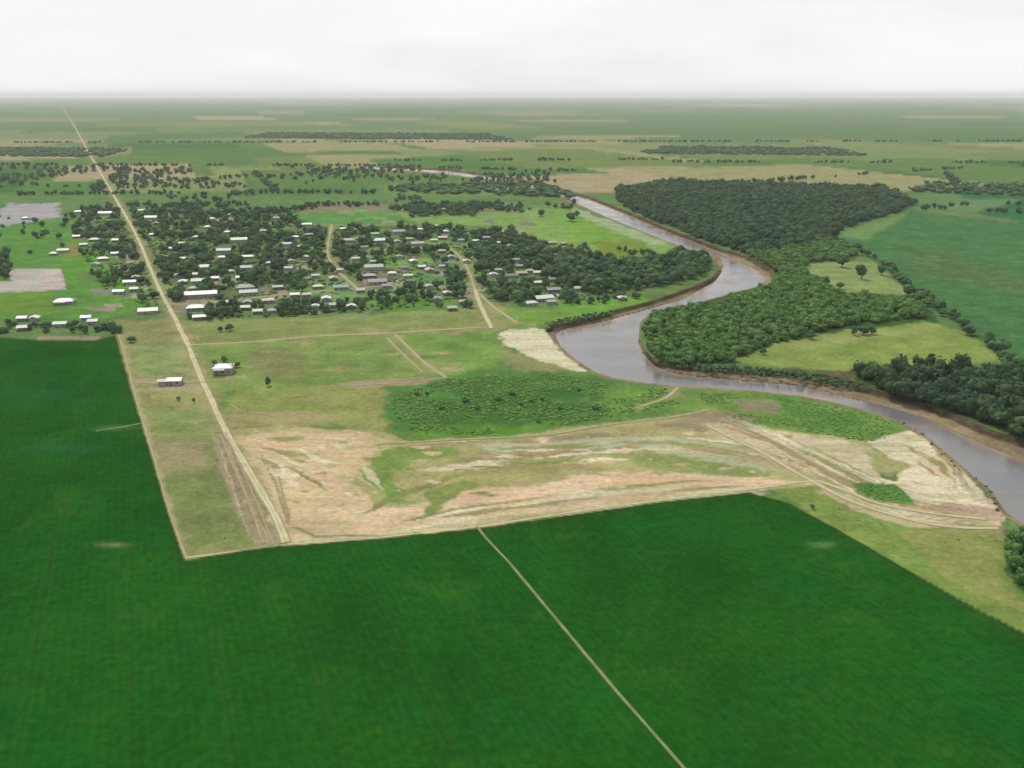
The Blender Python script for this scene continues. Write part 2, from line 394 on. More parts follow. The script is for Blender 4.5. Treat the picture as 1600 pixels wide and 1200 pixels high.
# wetland and the point
reg([(600,614),(660,596),(720,580),(850,572),(930,590),(1050,604),(1090,618),(1060,640),(960,656),(850,674),(750,684),(640,682),(606,650)], (82,126,62), 20, 18)
reg([(700,610),(900,600),(960,630),(850,660),(700,670)], (70,114,54), 40, 24)
reg([(640,660),(800,665),(900,652),(850,676),(650,686)], (92,138,54), 8, 8)
reg([(930,600),(1080,606),(1060,640),(950,645)], (108,144,68), 34, 26)
reg([(1050,603),(1200,612),(1340,638),(1400,655),(1430,676),(1370,692),(1250,676),(1120,650),(1040,640)], (112,144,72), 8, 8)
reg([(1200,622),(1340,640),(1360,680),(1250,668)], (88,132,62), 20, 22)
reg([(1090,648),(1130,640),(1180,655),(1160,672),(1100,675),(1030,664)], (150,136,112), 8, 8, .8)
reg([(1150,625),(1220,628),(1215,645),(1155,642)], (138,136,104), 8, 6, .4)
reg([(1105,662),(1180,668),(1250,680),(1360,700),(1370,745),(1320,752),(1250,735),(1150,700),(1110,680)], (208,196,164), 10, 10, 1)
reg([(1040,690),(1110,690),(1220,725),(1270,750),(1210,735),(1120,712)], (182,170,132), 8, 8, .9)
reg([(1350,690),(1440,668),(1480,706),(1520,748),(1562,795),(1566,812),(1480,824),(1430,800),(1400,765),(1410,730)], (222,212,180), 5, 6, 1)
reg([(1450,790),(1560,780),(1565,815),(1480,824)], (190,166,146), 8, 8, 1)
reg([(1325,752),(1400,756),(1440,790),(1360,784)], (92,136,66), 5, 5)
reg([(1355,705),(1420,725),(1395,745),(1350,735)], (158,160,108), 10, 10, .5)
reg([(1200,765),(1290,758),(1330,775),(1440,810),(1560,822),(1580,900),(1700,1010),(1560,980),(1400,880),(1310,828)], (122,146,74), 5, 5)
reg([(1400,830),(1560,830),(1570,900),(1620,960),(1500,920)], (140,148,84), 10, 8, .1)
reg([(1280,760),(1330,772),(1430,806),(1560,814),(1566,824),(1430,824),(1330,795),(1275,768)], (196,186,146), 5, 5, .9)
# spit
reg([(778,522),(800,516),(850,515),(870,538),(895,560),(925,582),(880,578),(820,556),(790,540)], (222,216,184), 4, 6, 1)
reg([(780,545),(830,560),(900,582),(800,580)], (140,144,94), 8, 6, .4)
reg([(755,470),(830,490),(840,512),(775,516)], (144,152,96), 8, 6, .3)
reg([(770,485),(930,478),(900,500),(800,512)], (112,148,66), 8, 6)
reg([(850,470),(1010,464),(1000,486),(900,496)], (110,156,66), 8, 6)
# land across the river
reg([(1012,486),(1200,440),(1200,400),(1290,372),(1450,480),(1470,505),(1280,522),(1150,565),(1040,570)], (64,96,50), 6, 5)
reg([(1150,562),(1200,540),(1280,522),(1450,502),(1500,515),(1570,562),(1330,580),(1180,572)], (130,150,78), 5, 5, .05)
reg([(1180,540),(1450,504),(1480,512),(1250,545)], (144,156,92), 10, 8, .2)
reg([(1030,572),(1330,580),(1340,602),(1200,590),(1060,580)], (96,92,66), 4, 3, .6)
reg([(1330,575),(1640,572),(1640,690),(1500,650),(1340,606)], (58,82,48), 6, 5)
reg([(1258,412),(1300,405),(1370,410),(1400,440),(1440,462),(1400,462),(1300,456),(1280,440)], (134,154,94), 5, 5, .2)
reg([(1295,368),(1420,328),(1560,345),(2400,370),(2400,640),(1700,600),(1600,578),(1560,556),(1490,500),(1440,475),(1400,435),(1350,395)], (72,118,70), 5, 4)
reg([(1295,368),(1420,330),(1400,350),(1350,375)], (108,140,84), 6, 5)
reg([(1440,330),(2400,352),(2400,366),(1560,346)], (108,130,88), 5, 4)
reg([(1500,300),(2400,300),(2400,352),(1600,348),(1510,330)], (52,112,62), 5, 4)
reg([(1400,390),(1480,395),(1600,430),(1600,460),(1440,430)], (84,114,70), 16, 10)
reg([(1480,310),(1600,312),(1520,332),(1450,326)], (100,136,88), 6, 4)
reg([(1560,822),(1620,838),(1720,895),(2000,1020),(2000,1180),(1700,1040),(1580,900)], (70,98,54), 6, 5)

_rs = random.Random(23)
def streak(pts, w, col, bare, soft=2, warp=3):
    p = np.array(pts, float); t = np.gradient(p, axis=0); t /= np.linalg.norm(t, axis=1)[:, None] + 1e-9
    n = np.stack([-t[:, 1], t[:, 0]], 1); k = np.sin(np.linspace(.15, 3.0, len(p)))[:, None]
    reg([tuple(q) for q in p + n * w * k] + [tuple(q) for q in (p - n * w * k)[::-1]], col, soft, warp, bare)
def family(line, spread, cnt, wid, cols, lo=.25, hi=.8, warp=4):
    L = np.array(line, float); s_ = np.concatenate([[0], np.cumsum(np.linalg.norm(np.diff(L, axis=0), axis=1))]); s_ /= s_[-1]
    for _ in range(cnt):
        ln = _rs.uniform(lo, hi); a = _rs.uniform(0, 1 - ln); u = np.linspace(a, a + ln, 7)
        x = np.interp(u, s_, L[:, 0]); y = np.interp(u, s_, L[:, 1]) + _rs.uniform(-spread, spread) * (.5 + u) + np.sin(u * _rs.uniform(4, 12) + _rs.random() * 6) * spread * .12
        c, b_ = _rs.choice(cols); streak(np.stack([x, y], 1), _rs.uniform(*wid), c, b_, 3.5, warp)
PALE, BRN, GRN, GRY, PNK, OLV = ((228,218,186), 1), ((168,146,114), .9), ((118,144,74), .1), ((178,184,150), .7), ((222,190,158), 1), ((152,150,100), .4)
family([(1100,652),(1200,682),(1290,730),(1380,775),(1560,806)], 20, 44, (1.0, 3.6), [PALE, PALE, BRN, BRN, OLV, GRY, PNK], .12, .6)
family([(1270,752),(1340,778),(1430,806),(1565,818)], 5, 12, (.8, 1.8), [PALE, PALE, BRN, OLV], .3, .9, 2)
family([(750,702),(880,698),(1040,690),(1180,712),(1290,748)], 12, 34, (.8, 2.6), [PALE, GRY, GRY, BRN, GRN, OLV, PNK], .12, .5)
family([(520,842),(700,806),(900,778),(1120,760),(1230,754)], 10, 40, (1.4, 3.8), [PALE, PNK, PNK, OLV, PALE], .08, .4, 3)
family([(400,700),(480,730),(560,760),(600,790)], 48, 40, (1.6, 5.0), [PALE, PNK, PNK, PALE, OLV], .08, .35, 4)
family([(640,735),(760,728),(900,722),(1080,722)], 16, 26, (1.2, 3.4), [OLV, GRN, PALE, OLV, BRN], .08, .4, 6)
family([(1400,690),(1470,715),(1530,780)], 26, 26, (1.0, 3.0), [PALE, BRN, GRY, PNK, OLV], .15, .5, 5)
family([(352,682),(385,760),(424,850)], 0, 1, (2, 3), [BRN], .9, 1, 2)
for _dx in range(-16, 16, 4):
    streak([(350 + _dx * .5, 684), (366 + _dx * .7, 730), (388 + _dx, 785), (418 + _dx * 1.3, 850)], _rs.uniform(.8, 1.6), _rs.choice([(196,184,152), (134,116,92), (150,146,108)]), .8, 1.5, 2)
streak([(560,806),(600,788),(640,768),(690,748),(720,738)], 5, (134,140,82), .2, 4, 8)
streak([(640,812),(680,792),(712,770),(735,748)], 8, (132,144,84), .2, 5, 10)
streak([(408,706),(424,744),(442,784),(452,820),(490,838),(600,836)], 2.8, (152,142,104), .6, 4, 2)
streak([(596,690),(640,692),(720,689),(760,686)], 1.6, (212,190,164), .9, 1.5, 1)
streak([(560,600),(620,597),(690,592)], 2.5, (164,140,118), .9, 2, 2)
for _ in range(90):
    _x = _rs.uniform(380, 1250); _y = _rs.uniform(675, 700 + 130 * max(0, 1 - (_x - 400) / 1150)); _w = _rs.uniform(4, 16); _h = _w * _rs.uniform(.14, .3)
    reg([(_x - _w, _y), (_x, _y - _h), (_x + _w, _y - _h * .4), (_x + _w * .4, _y + _h)], *_rs.choice([((224,198,164), 3, 6, 1), ((146,150,94), 3, 6, .3), ((196,170,138), 6, 5, .9), ((206,196,156), 3, 6, 1)]))
for _ in range(70):
    _x = _rs.uniform(200, 800); _y = _rs.uniform(500, 590 if _x > 560 else 660); _w = _rs.uniform(6, 30); _h = _w * _rs.uniform(.08, .2)
    reg([(_x - _w, _y), (_x, _y - _h), (_x + _w, _y - _h * .4), (_x + _w * .4, _y + _h)], *_rs.choice([((152,152,98), 4, 8, .2), ((108,142,70), 4, 8, 0), ((164,156,116), 4, 6, .5), ((134,136,86), 4, 8, .1)]))
reg([(1325,754),(1396,757),(1440,789),(1362,785)], (84,128,60), 3, 5)
_ry = random.Random(11)
for _k in range(230):      # yards, plots and worn patches between the houses
    _x = _ry.uniform(120, 900); _y = _ry.uniform(325, 492)
    if _y > 470 and _x > 560: continue
    _w = _ry.uniform(5, 22) * (_y - 150) / 300; _h = _w * _ry.uniform(.12, .3); _d = _h * .6
    reg([(_x - _w, _y - _h), (_x + _w, _y - _h - _w * .04), (_x + _w + _d, _y + _h), (_x - _w + _d, _y + _h)],
        _ry.choice([(150,160,126),(138,152,108),(118,158,84),(160,158,134),(128,126,108),(92,132,72),(132,140,120),(110,118,90),(150,142,120)]), 3, 3, .2)

def make_ground():
    xs = np.concatenate([-np.geomspace(4200, 60, 60) , np.arange(-50, 1651, 2.5), 1600 + np.geomspace(60, 4200, 60)])
    ys = np.concatenate([np.array([152.2, 154, 156.5, 159.5, 162, 165, 168, 172, 176]), np.arange(180, 300, 3.0), np.arange(300, 900, 2.2), np.geomspace(902, 2600, 190)])
    gx, gy = np.meshgrid(xs, ys)
    nx, ny = len(xs), len(ys)
    P = np.stack([gx.ravel(), gy.ravel()], 1)
    X, Y = gp(P[:, 0], P[:, 1])
    dist = F_ / ppm(X, Y)
    # organic warp, made in metres on the ground and turned into photo units
    sc = 22.0
    wx = fbm(X, Y, sc, 5, 1) - .5; wy = fbm(X, Y, sc, 5, 2) - .5
    wx2 = fbm(X, Y, 6.0, 4, 4) - .5; wy2 = fbm(X, Y, 6.0, 4, 5) - .5
    base = alb((98, 128, 72))
    C = np.tile(base, (len(P), 1)); B = np.zeros(len(P)); D = np.zeros(len(P))
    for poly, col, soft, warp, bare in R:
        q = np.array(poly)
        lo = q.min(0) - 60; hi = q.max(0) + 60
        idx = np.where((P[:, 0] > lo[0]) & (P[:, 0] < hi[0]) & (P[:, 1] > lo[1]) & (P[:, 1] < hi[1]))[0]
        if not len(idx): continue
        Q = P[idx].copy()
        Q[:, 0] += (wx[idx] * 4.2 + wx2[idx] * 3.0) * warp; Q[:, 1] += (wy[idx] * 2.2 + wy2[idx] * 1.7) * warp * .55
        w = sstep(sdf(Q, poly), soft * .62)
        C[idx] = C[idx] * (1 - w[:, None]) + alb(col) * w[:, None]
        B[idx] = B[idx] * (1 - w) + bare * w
    # worn verges beside the roads and tracks
    from mathutils.kdtree import KDTree
    kd = KDTree(len(RP))
    for i, (a, b) in enumerate(RP): kd.insert((a, b, 0), i)
    kd.balance()
    near = np.where((P[:, 0] > -60) & (P[:, 0] < 1660) & (P[:, 1] < 1240))[0]
    vd = np.full(len(P), 99.0); vw = np.ones(len(P))
    for i in near:
        co, j, d = kd.find((X[i], Y[i], 0)); vd[i] = d; vw[i] = RW[j]
    e = np.exp(-np.maximum(vd - vw * .3, 0) / (vw * (.25 + .9 * fbm(X, Y, 14, 3, 21)))) * np.clip(fbm(X, Y, 9, 3, 22) * 2.0 - .35, 0, .85)
    ve = alb((172, 158, 120)) * (.85 + .3 * fbm(X, Y, 5, 3, 23))[:, None]
    C = C * (1 - e[:, None]) + ve * e[:, None]; B = np.maximum(B, e * .7)
    # river channel
    dc = sdf(P, CHANNEL); dw = sdf(P, WATER)
    n_m = fbm(X, Y, 9, 4, 8)[:, None]
    mud = alb((128, 112, 90)) * (1 - n_m) + alb((164, 146, 118)) * n_m
    w = sstep(dc + (wx2 * 5), 3)[:, None]
    C = C * (1 - w) + mud * w; B = np.maximum(B, w[:, 0] * .6)
    ch = 1.0 * w[:, 0]
    # crops
    Q = P.copy(); Q[:, 0] += wx2 * 2.5; Q[:, 1] += wy2 * 1.2
    cw = sdf(Q, CROP_W, 1.5); cs = sdf(Q, CROP_S, 1.5); dcr = np.maximum(cw, cs)
    K = sstep(dcr, 1.6)
    big = fbm(X, Y, 90, 4, 6)[:, None]; mid = fbm(X, Y, 26, 4, 7)[:, None]
    g1, g2, g3 = alb((20, 84, 22)), alb((34, 92, 16)), alb((12, 92, 32))
    cc = g1 * (1 - big) + g2 * big; m2 = np.clip((mid - .5) * 3, 0, 1); cc = cc * (1 - m2 * .55) + g3 * m2 * .55
    # thin patches in the crop
    for (cx, cy, rx, ry, c) in [(175, 853, 26, 5, (120, 134, 84)), (1283, 850, 24, 6, (96, 130, 78)), (185, 668, 40, 4, (84, 122, 76)),
                                (95, 700, 60, 9, (36, 96, 50)), (60, 610, 70, 9, (38, 92, 44))]:
        e = np.exp(-(((P[:, 0] - cx + wx * 22) / rx) ** 2 + ((P[:, 1] - cy + wy * 10) / ry) ** 2) * 1.2)[:, None] * .85
        cc = cc * (1 - e) + alb(c) * e
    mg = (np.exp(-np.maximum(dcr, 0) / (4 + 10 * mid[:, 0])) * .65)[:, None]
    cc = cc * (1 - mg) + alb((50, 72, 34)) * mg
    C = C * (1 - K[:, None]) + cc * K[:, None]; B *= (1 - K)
    edge = sstep(dcr + 1, 3)
    # heights: banks drop to the water, crops stand a little proud
    up = sdf(P - np.array([0, 2.0]), CHANNEL)
    far = sstep(dc - up - .8, 2.0)                    # 1 on banks that face the camera
    pm = F_ / (dist + 1)
    wdt = 2.0 + far * (2.2 * 3.1 * ppm(X, Y))
    bank = np.clip(dc / wdt, 0, 1)
    zb = -3.1 * bank - .35 * np.clip((dc - wdt) / 30, 0, 1) * (bank >= 1) - 2.0 * sstep(dw + (wx2 * 3), 3)
    Z = zb + .8 * edge + (fbm(X, Y, 60, 3, 9) - .5) * .2 * (1 - sstep(dc + 8, 8)) * (1 - edge)
    clay_shade = (alb((84, 72, 60)) * (.75 + .5 * fbm(X, Y, 3, 3, 12)[:, None]))  # earth of the cut bank, colour darkened to imitate its shadow
    cb = (sstep(dc, 1.5) * (1 - sstep(dc - wdt, 3)) * far)[:, None]
    C = C * (1 - cb) + clay_shade * cb
    X, Y = gp(P[:, 0], P[:, 1], Z)
    global WGRID; WGRID = (P, nx, ny, dw, far)
    V = np.stack([X, Y, Z], 1)
    ii = np.arange(ny - 1)[:, None] * nx + np.arange(nx - 1)[None, :]
    Fq = np.stack([ii, ii + nx, ii + nx + 1, ii + 1], -1).reshape(-1, 4)
    # name the pieces of the sheet
    fc = P[Fq].mean(1); cls = np.zeros(len(Fq), int)
    def inside(poly): return sdf(fc, poly) > 0
    Bf = B[Fq].mean(1); Kf = K[Fq].mean(1)
    parcel = inside([(365,664),(600,664),(650,690),(950,655),(1110,640),(1370,700),(1290,762),(1000,800),(440,860)])
    spitp = inside([(770,512),(860,505),(935,592),(860,590)])
    sandp = inside([(1340,690),(1440,655),(1580,800),(1570,830),(1420,830),(1400,760)])
    cls[(Bf > .5) & parcel] = 1
    cls[(Bf > .5) & (spitp | sandp)] = 2
    cls[sdf(fc, CHANNEL) > 0] = 3
    cls[(Kf > .5) & (cw[Fq].mean(1) >= cs[Fq].mean(1))] = 4
    cls[(Kf > .5) & (cw[Fq].mean(1) < cs[Fq].mean(1))] = 5
    cls[inside([(1150,562),(1200,540),(1280,522),(1450,502),(1500,515),(1570,562),(1330,580),(1180,572)])] = 6
    cls[inside([(1295,368),(1420,328),(1560,345),(2400,370),(2400,640),(1700,600),(1600,578),(1560,556),(1490,500),(1440,475),(1400,435),(1350,395)])] = 7
    names = ['ground', 'bare_soil', 'sandbank', 'river_bed', 'crop_field', 'crop_field', 'meadow', 'pasture']
    for k, nm in enumerate(names):
        sel = Fq[cls == k]
        u, inv = np.unique(sel, return_inverse=True)
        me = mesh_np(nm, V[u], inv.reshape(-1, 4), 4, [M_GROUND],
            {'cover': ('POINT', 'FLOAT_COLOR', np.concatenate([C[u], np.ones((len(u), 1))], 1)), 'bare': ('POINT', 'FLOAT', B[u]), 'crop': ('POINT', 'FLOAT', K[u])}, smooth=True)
        tag(link(nm, me), kind='structure')
    # catch-all soil beneath and around, also under and behind the camera
    zs = -5.0; b = MB(); b.add([(-90000,-3000,zs),(90000,-3000,zs),(90000,66000,zs),(-90000,66000,zs)], [(0,1,2,3)])
    me = b.build('ground', simple('subsoil', (.09, .11, .05), (.11, .13, .06), .05)); tag(me, kind='structure')

# ------------------------------------------------------------------ river
def river():
    P, nx, ny, dw, far = WGRID
    X, Y = gp(P[:, 0], P[:, 1], -3.5)
    ii = np.arange(ny - 1)[:, None] * nx + np.arange(nx - 1)[None, :]
    Fq = np.stack([ii, ii + nx, ii + nx + 1, ii + 1], -1).reshape(-1, 4)
    sel = Fq[(dw[Fq] > -7).all(1)]
    u, inv = np.unique(sel, return_inverse=True)
    me = bpy.data.meshes.new('river')
    me = mesh_np('river', np.stack([X, Y, np.full(len(X), -3.5)], 1)[u], inv.reshape(-1, 4), 4, [], {'silt': ('POINT', 'FLOAT', (np.exp(-np.maximum(dw, 0) / (7 + 10 * fbm(X, Y, 30, 3, 51))) * (.15 + .85 * far))[u])})
    m, t, b = new_mat('river_water', .16, .5)
    geo = t.nodes.new('ShaderNodeNewGeometry'); pos = geo.outputs['Position']
    f = maprange(t, noise(t, pos, .018, 4), .35, .65, 0, 1)
    st = N(t, 'ShaderNodeAttribute', attribute_name='silt')
    ms = N(t, 'ShaderNodeMapping'); ms.inputs['Scale'].default_value = (.006, .03, 1); ms.inputs['Rotation'].default_value = (0, 0, .35); t.links.new(pos, ms.inputs[0])
    sf = math_(t, 'ADD', st.outputs['Fac'], maprange(t, noise(t, ms.outputs[0], 1.0, 6, .7), .5, .75, 0, .5))
    wc = mixc(t, f, (.108, .104, .098), (.104, .112, .126))
    t.links.new(mixc(t, sf, wc, (.215, .160, .100)), b.inputs['Base Color'])
    mpn = N(t, 'ShaderNodeMapping'); mpn.inputs['Scale'].default_value = (.5, 1.2, 1); t.links.new(pos, mpn.inputs[0])
    bp = N(t, 'ShaderNodeBump', Strength=.25, Distance=.25); t.links.new(noise(t, mpn.outputs[0], .9, 4), bp.inputs['Height'])
    t.links.new(bp.outputs[0], b.inputs['Normal'])
    rr = maprange(t, noise(t, pos, .03, 3), .35, .65, .10, .32); t.links.new(rr, b.inputs['Roughness'])
    me.materials.append(m)
    tag(link('river', me), kind='structure')

# ------------------------------------------------------------------ roads and tracks
ROADS = []
def catmull(pts, step):
    p = [np.array(a, float) for a in pts]; p = [2 * p[0] - p[1]] + p + [2 * p[-1] - p[-2]]
    out = []
    for i in range(1, len(p) - 2):
        n = max(2, int(np.linalg.norm(p[i + 1] - p[i]) / step))
        for k in range(n):
            t = k / n
            out.append(.5 * ((2 * p[i]) + (p[i + 1] - p[i - 1]) * t + (2 * p[i - 1] - 5 * p[i] + 4 * p[i + 1] - p[i + 2]) * t * t + (3 * p[i] - p[i - 1] - 3 * p[i + 1] + p[i + 2]) * t ** 3))
    out.append(p[-2]); return np.array(out)
RS = .66
_rz = [.16]
def road(name, pts, w, mat, jit=.25, z=None, crop=False):
    L = catmull([gp(x, y) for x, y in pts], 3.0)
    ROADS.append((L, w))
    T = np.gradient(L, axis=0); T /= np.linalg.norm(T, axis=1)[:, None]
    Nn = np.stack([-T[:, 1], T[:, 0]], 1)
    if z is None: _rz[0] += .006; z = _rz[0]
    w = w * RS
    u = np.arange(len(L)) * 3.0; sd = len(ROADS) * 7.7
    a = w / 2 * (.55 + .9 * fbm(u, u * 0 + sd, 14, 5)); b_ = w / 2 * (.55 + .9 * fbm(u, u * 0 + sd + 50, 14, 5))
    rows = []
    for off, dz in ((a, -.22), (a * .8, 0), (a * 0, .03), (-b_ * .8, 0), (-b_, -.22)):
        P = L + Nn * np.asarray(off)[:, None]; rows.append(np.concatenate([P, np.full((len(L), 1), z + dz)], 1))
    V = np.stack(rows, 1).reshape(-1, 3); n = len(L)
    F = [(i * 5 + k, i * 5 + k + 1, i * 5 + 5 + k + 1, i * 5 + 5 + k) for i in range(n - 1) for k in range(4)]
    me = mesh_np(name, V, np.array(F)[:, ::-1], 4, [mat], {'across': ('POINT', 'FLOAT', np.tile([1, .8, 0, -.8, -1], n))}); o = link(name, me); tag(o, kind='structure'); return o
MAIN = [(92,160),(99,170),(112,190),(135,232),(160,275),(185,318),(199,342),(216,374),(234,417),(253,460),(266,484),(291,533),(312,585),(329,622),(341,650),(367,699),(400,755),(425,797),(447,848)]
road('dirt_road', MAIN, 6.2, M_ROAD)
road('dirt_track', [(345,680),(362,722),(385,775),(412,850)], 2.2, M_PINK)
road('dirt_track', [(352,676),(374,724),(398,778),(428,852)], 1.6, M_PINK)
road('dirt_track', [(436,745),(444,780),(452,805)], 1.4, M_PINK)
road('dirt_road', [(295,539),(400,534),(500,525),(600,521),(680,516),(762,511)], 5.5, M_TRACK)
road('dirt_road', [(742,452),(748,470),(757,490),(768,513)], 6.5, M_ROAD)
road('dirt_track', [(748,458),(772,480),(808,505)], 5, M_TRACK)
road('dirt_track', [(617,522),(640,545),(665,568),(697,590)], 4.5, M_TRACK)
road('dirt_track', [(697,590),(655,596),(600,600),(515,604)], 3.2, M_PINK)
road('dirt_track', [(604,528),(628,552),(660,582)], 2.5, M_TRACK)
road('dirt_track', [(186,524),(215,630),(233,690),(262,792),(290,872)], 2.2, M_TRACK)
road('dirt_track', [(290,872),(380,861),(446,853),(600,840),(750,823),(900,800),(1040,781),(1170,765),(1275,751)], 2.6, M_ROAD)
road('dirt_track', [(590,694),(700,688),(850,680),(950,664),(1050,652),(1110,640)], 2.8, M_TRACK)
road('dirt_track', [(1104,664),(1150,688),(1200,712),(1250,742),(1330,783),(1420,812),(1490,824),(1560,826)], 3.6, M_ROAD)
road('dirt_track', [(1275,751),(1320,766),(1370,786),(1440,800),(1540,812)], 3.4, M_ROAD)
road('dirt_track', [(1130,656),(1210,690),(1290,735),(1330,752)], 2.6, M_PINK)
road('dirt_track', [(1060,606),(1040,622),(1000,636)], 4, M_TRACK)
road('dirt_track', [(205,598),(262,600),(318,597)], 3.0, M_PINK)
road('dirt_track', [(318,597),(350,594),(368,590)], 3.0, M_PINK)
road('dirt_track', [(360,632),(380,644),(420,648)], 2, M_PINK)
road('dirt_track', [(746,826),(758,842),(778,864),(797,884),(850,948),(960,1080),(1090,1230),(1300,1480)], 2.0, M_GRASSY, z=1.05)
road('dirt_track', [(150,676),(185,671),(222,664)], 2.6, M_GRASSY, z=1.05)
# town lanes
road('dirt_road', [(258,476),(330,474),(430,462),(540,452),(640,446),(742,452)], 4.5, M_TRACK)
road('dirt_road', [(228,405),(330,402),(450,397),(560,392),(700,386),(770,384)], 4.5, M_TRACK)
road('dirt_road', [(198,345),(320,346),(450,350),(560,352),(640,350)], 4.5, M_TRACK)
road('dirt_road', [(518,352),(512,392),(525,420),(566,458)], 5, M_TRACK)
road('dirt_road', [(700,386),(722,405),(735,430),(742,452)], 5, M_TRACK)
RP = np.concatenate([l for l, w in ROADS]); RW = np.concatenate([np.full(len(l), w) for l, w in ROADS])
make_ground()
river()

# ------------------------------------------------------------------ houses
TONES = {
 'white': ((226,232,228),'white'), 'cream': ((206,214,178),'cream'), 'grey': ((150,156,158),'grey'), 'lilac': ((160,162,174),'lilac grey'),
 'beige': ((184,176,154),'beige'), 'mauve': ((146,134,138),'mauve'), 'sage': ((164,184,158),'pale green'), 'teal': ((86,132,122),'teal'), 'dull': ((112,124,104),'dull green'), 'brown': ((134,116,98),'brown')}
def roof_mat(c):
    m, t, b = new_mat('roof_sheet', .5, .35)
    geo = t.nodes.new('ShaderNodeNewGeometry'); oc = t.nodes.new('ShaderNodeTexCoord')
    a = alb(c)
    f = maprange(t, noise(t, geo.outputs['Position'], .6, 4), .3, .7, 0, 1)
    w = N(t, 'ShaderNodeTexWave', Scale=1.6, Distortion=.0); t.links.new(oc.outputs['Object'], w.inputs['Vector'])
    col = mixc(t, f, a * .84, np.clip(a * 1.1, 0, .85))
    col = scalec(t, col, maprange(t, w.outputs['Fac'], 0, 1, .92, 1.04))
    t.links.new(col, b.inputs['Base Color']); return m
ROOF = {k: roof_mat(v[0]) for k, v in TONES.items()}
WALLM = [simple('wall_plaster', alb(c), alb([q * .86 for q in c]), .8) for c in ((196,192,180),(168,164,150),(150,130,110),(182,188,190))]

def house(x, y, wpx, tone, kind=None, yaw=None, depth=None, high=None):
    X, Y = gp(x, y); s = ppm(X, Y)
    L = max(7, wpx * 1.08 / s)
    D = depth or min(max(7.0, L * .7), 12); hh = high or (2.7 if L < 18 else 3.4); rise = D * .16
    rng = random.Random(int(x * 13 + y * 7))
    root = bpy.data.objects.new('shed' if kind == 'shed' else 'house', None)
    SC.collection.objects.link(root); root.location = (X, Y, 0)
    root.rotation_euler = (0, 0, (math.radians(14 + rng.uniform(-7, 7)) + (math.pi / 2 if (rng.random() < .28 and wpx < 17) else 0)) if yaw is None else yaw)
    wm = WALLM[rng.randrange(4)] if y < 560 else WALLM[0]; l, d = L / 2, D / 2
    near = y > 425
    b = MB(); b.box(-l, -d, -.3, l, d, hh)
    b.add([(-l+.002, -d, hh), (-l+.002, d, hh), (-l+.002, 0, hh + rise)], [(0, 2, 1)]); b.add([(l-.002, -d, hh), (l-.002, d, hh), (l-.002, 0, hh + rise)], [(0, 1, 2)])
    b.build('wall', wm, root)
    e = .55; b = MB(); th = .16; zr = hh - rise * e / d + .03
    hip = rng.random() < .3 and kind != 'shed'
    hx = d * .8 if hip else 0
    top = hh + rise + .03
    for dz, flip in ((th, False), (0, True)):
        A = [(-l-e, -d-e, zr+dz), (l+e, -d-e, zr+dz), (l+e, d+e, zr+dz), (-l-e, d+e, zr+dz), (-l-e+hx, 0, top+dz), (l+e-hx, 0, top+dz)]
        Fs = [(0,1,5,4),(2,3,4,5)] + ([(3,0,4),(1,2,5)] if hip else [])
        b.add(A, [f[::-1] for f in Fs] if flip else Fs)
    loop = [0, 1, 2, 3] if hip else [0, 1, 5, 2, 3, 4]
    for i in range(len(loop)):
        p, q = loop[i], loop[(i + 1) % len(loop)]
        b.f.append((p + 6, q + 6, q, p))
    rf = b.build('roof', ROOF[tone], root)
    if rng.random() < .35 and near and kind != 'shed':
        c = MB(); cx = rng.uniform(-l * .5, l * .5); c.box(cx - .3, .6, top - .5, cx + .3, 1.2, top + 1.0); c.box(cx - .38, .52, top + 1.0, cx + .38, 1.28, top + 1.12); c.build('chimney', WALLM[2], rf)
    if near:
        n = max(2, int(L / 3.6)); dr = rng.randrange(n)
        for i in range(n):
            xx = -l + (i + .5) * L / n
            c = MB()
            if i == dr:
                c.box(xx - .5, -d - .05, 0, xx + .5, -d + .02, 2.1); c.build('door', M_DOOR, root)
            elif kind != 'shed' or i % 2:
                c.box(xx - .6, -d - .04, 1.0, xx + .6, -d + .02, 2.1); c.build('window', M_WINDOW, root)
        c = MB(); c.box(l - .02, -.6, 1.0, l + .04, .6, 2.1); c.build('window', M_WINDOW, root)
    if kind == 'porch':
        c = MB(); c.box(-l * .9, -d - 3.0, hh - .55, l * .3, -d - .6, hh - .42); c.build('porch_roof', ROOF[tone], root)
        for px_ in (-l * .88, -l * .3, l * .28):
            c = MB(); c.box(px_ - .08, -d - 2.9, -.3, px_ + .08, -d - 2.74, hh - .55); c.build('post', M_DOOR, root)
    return root, L, D

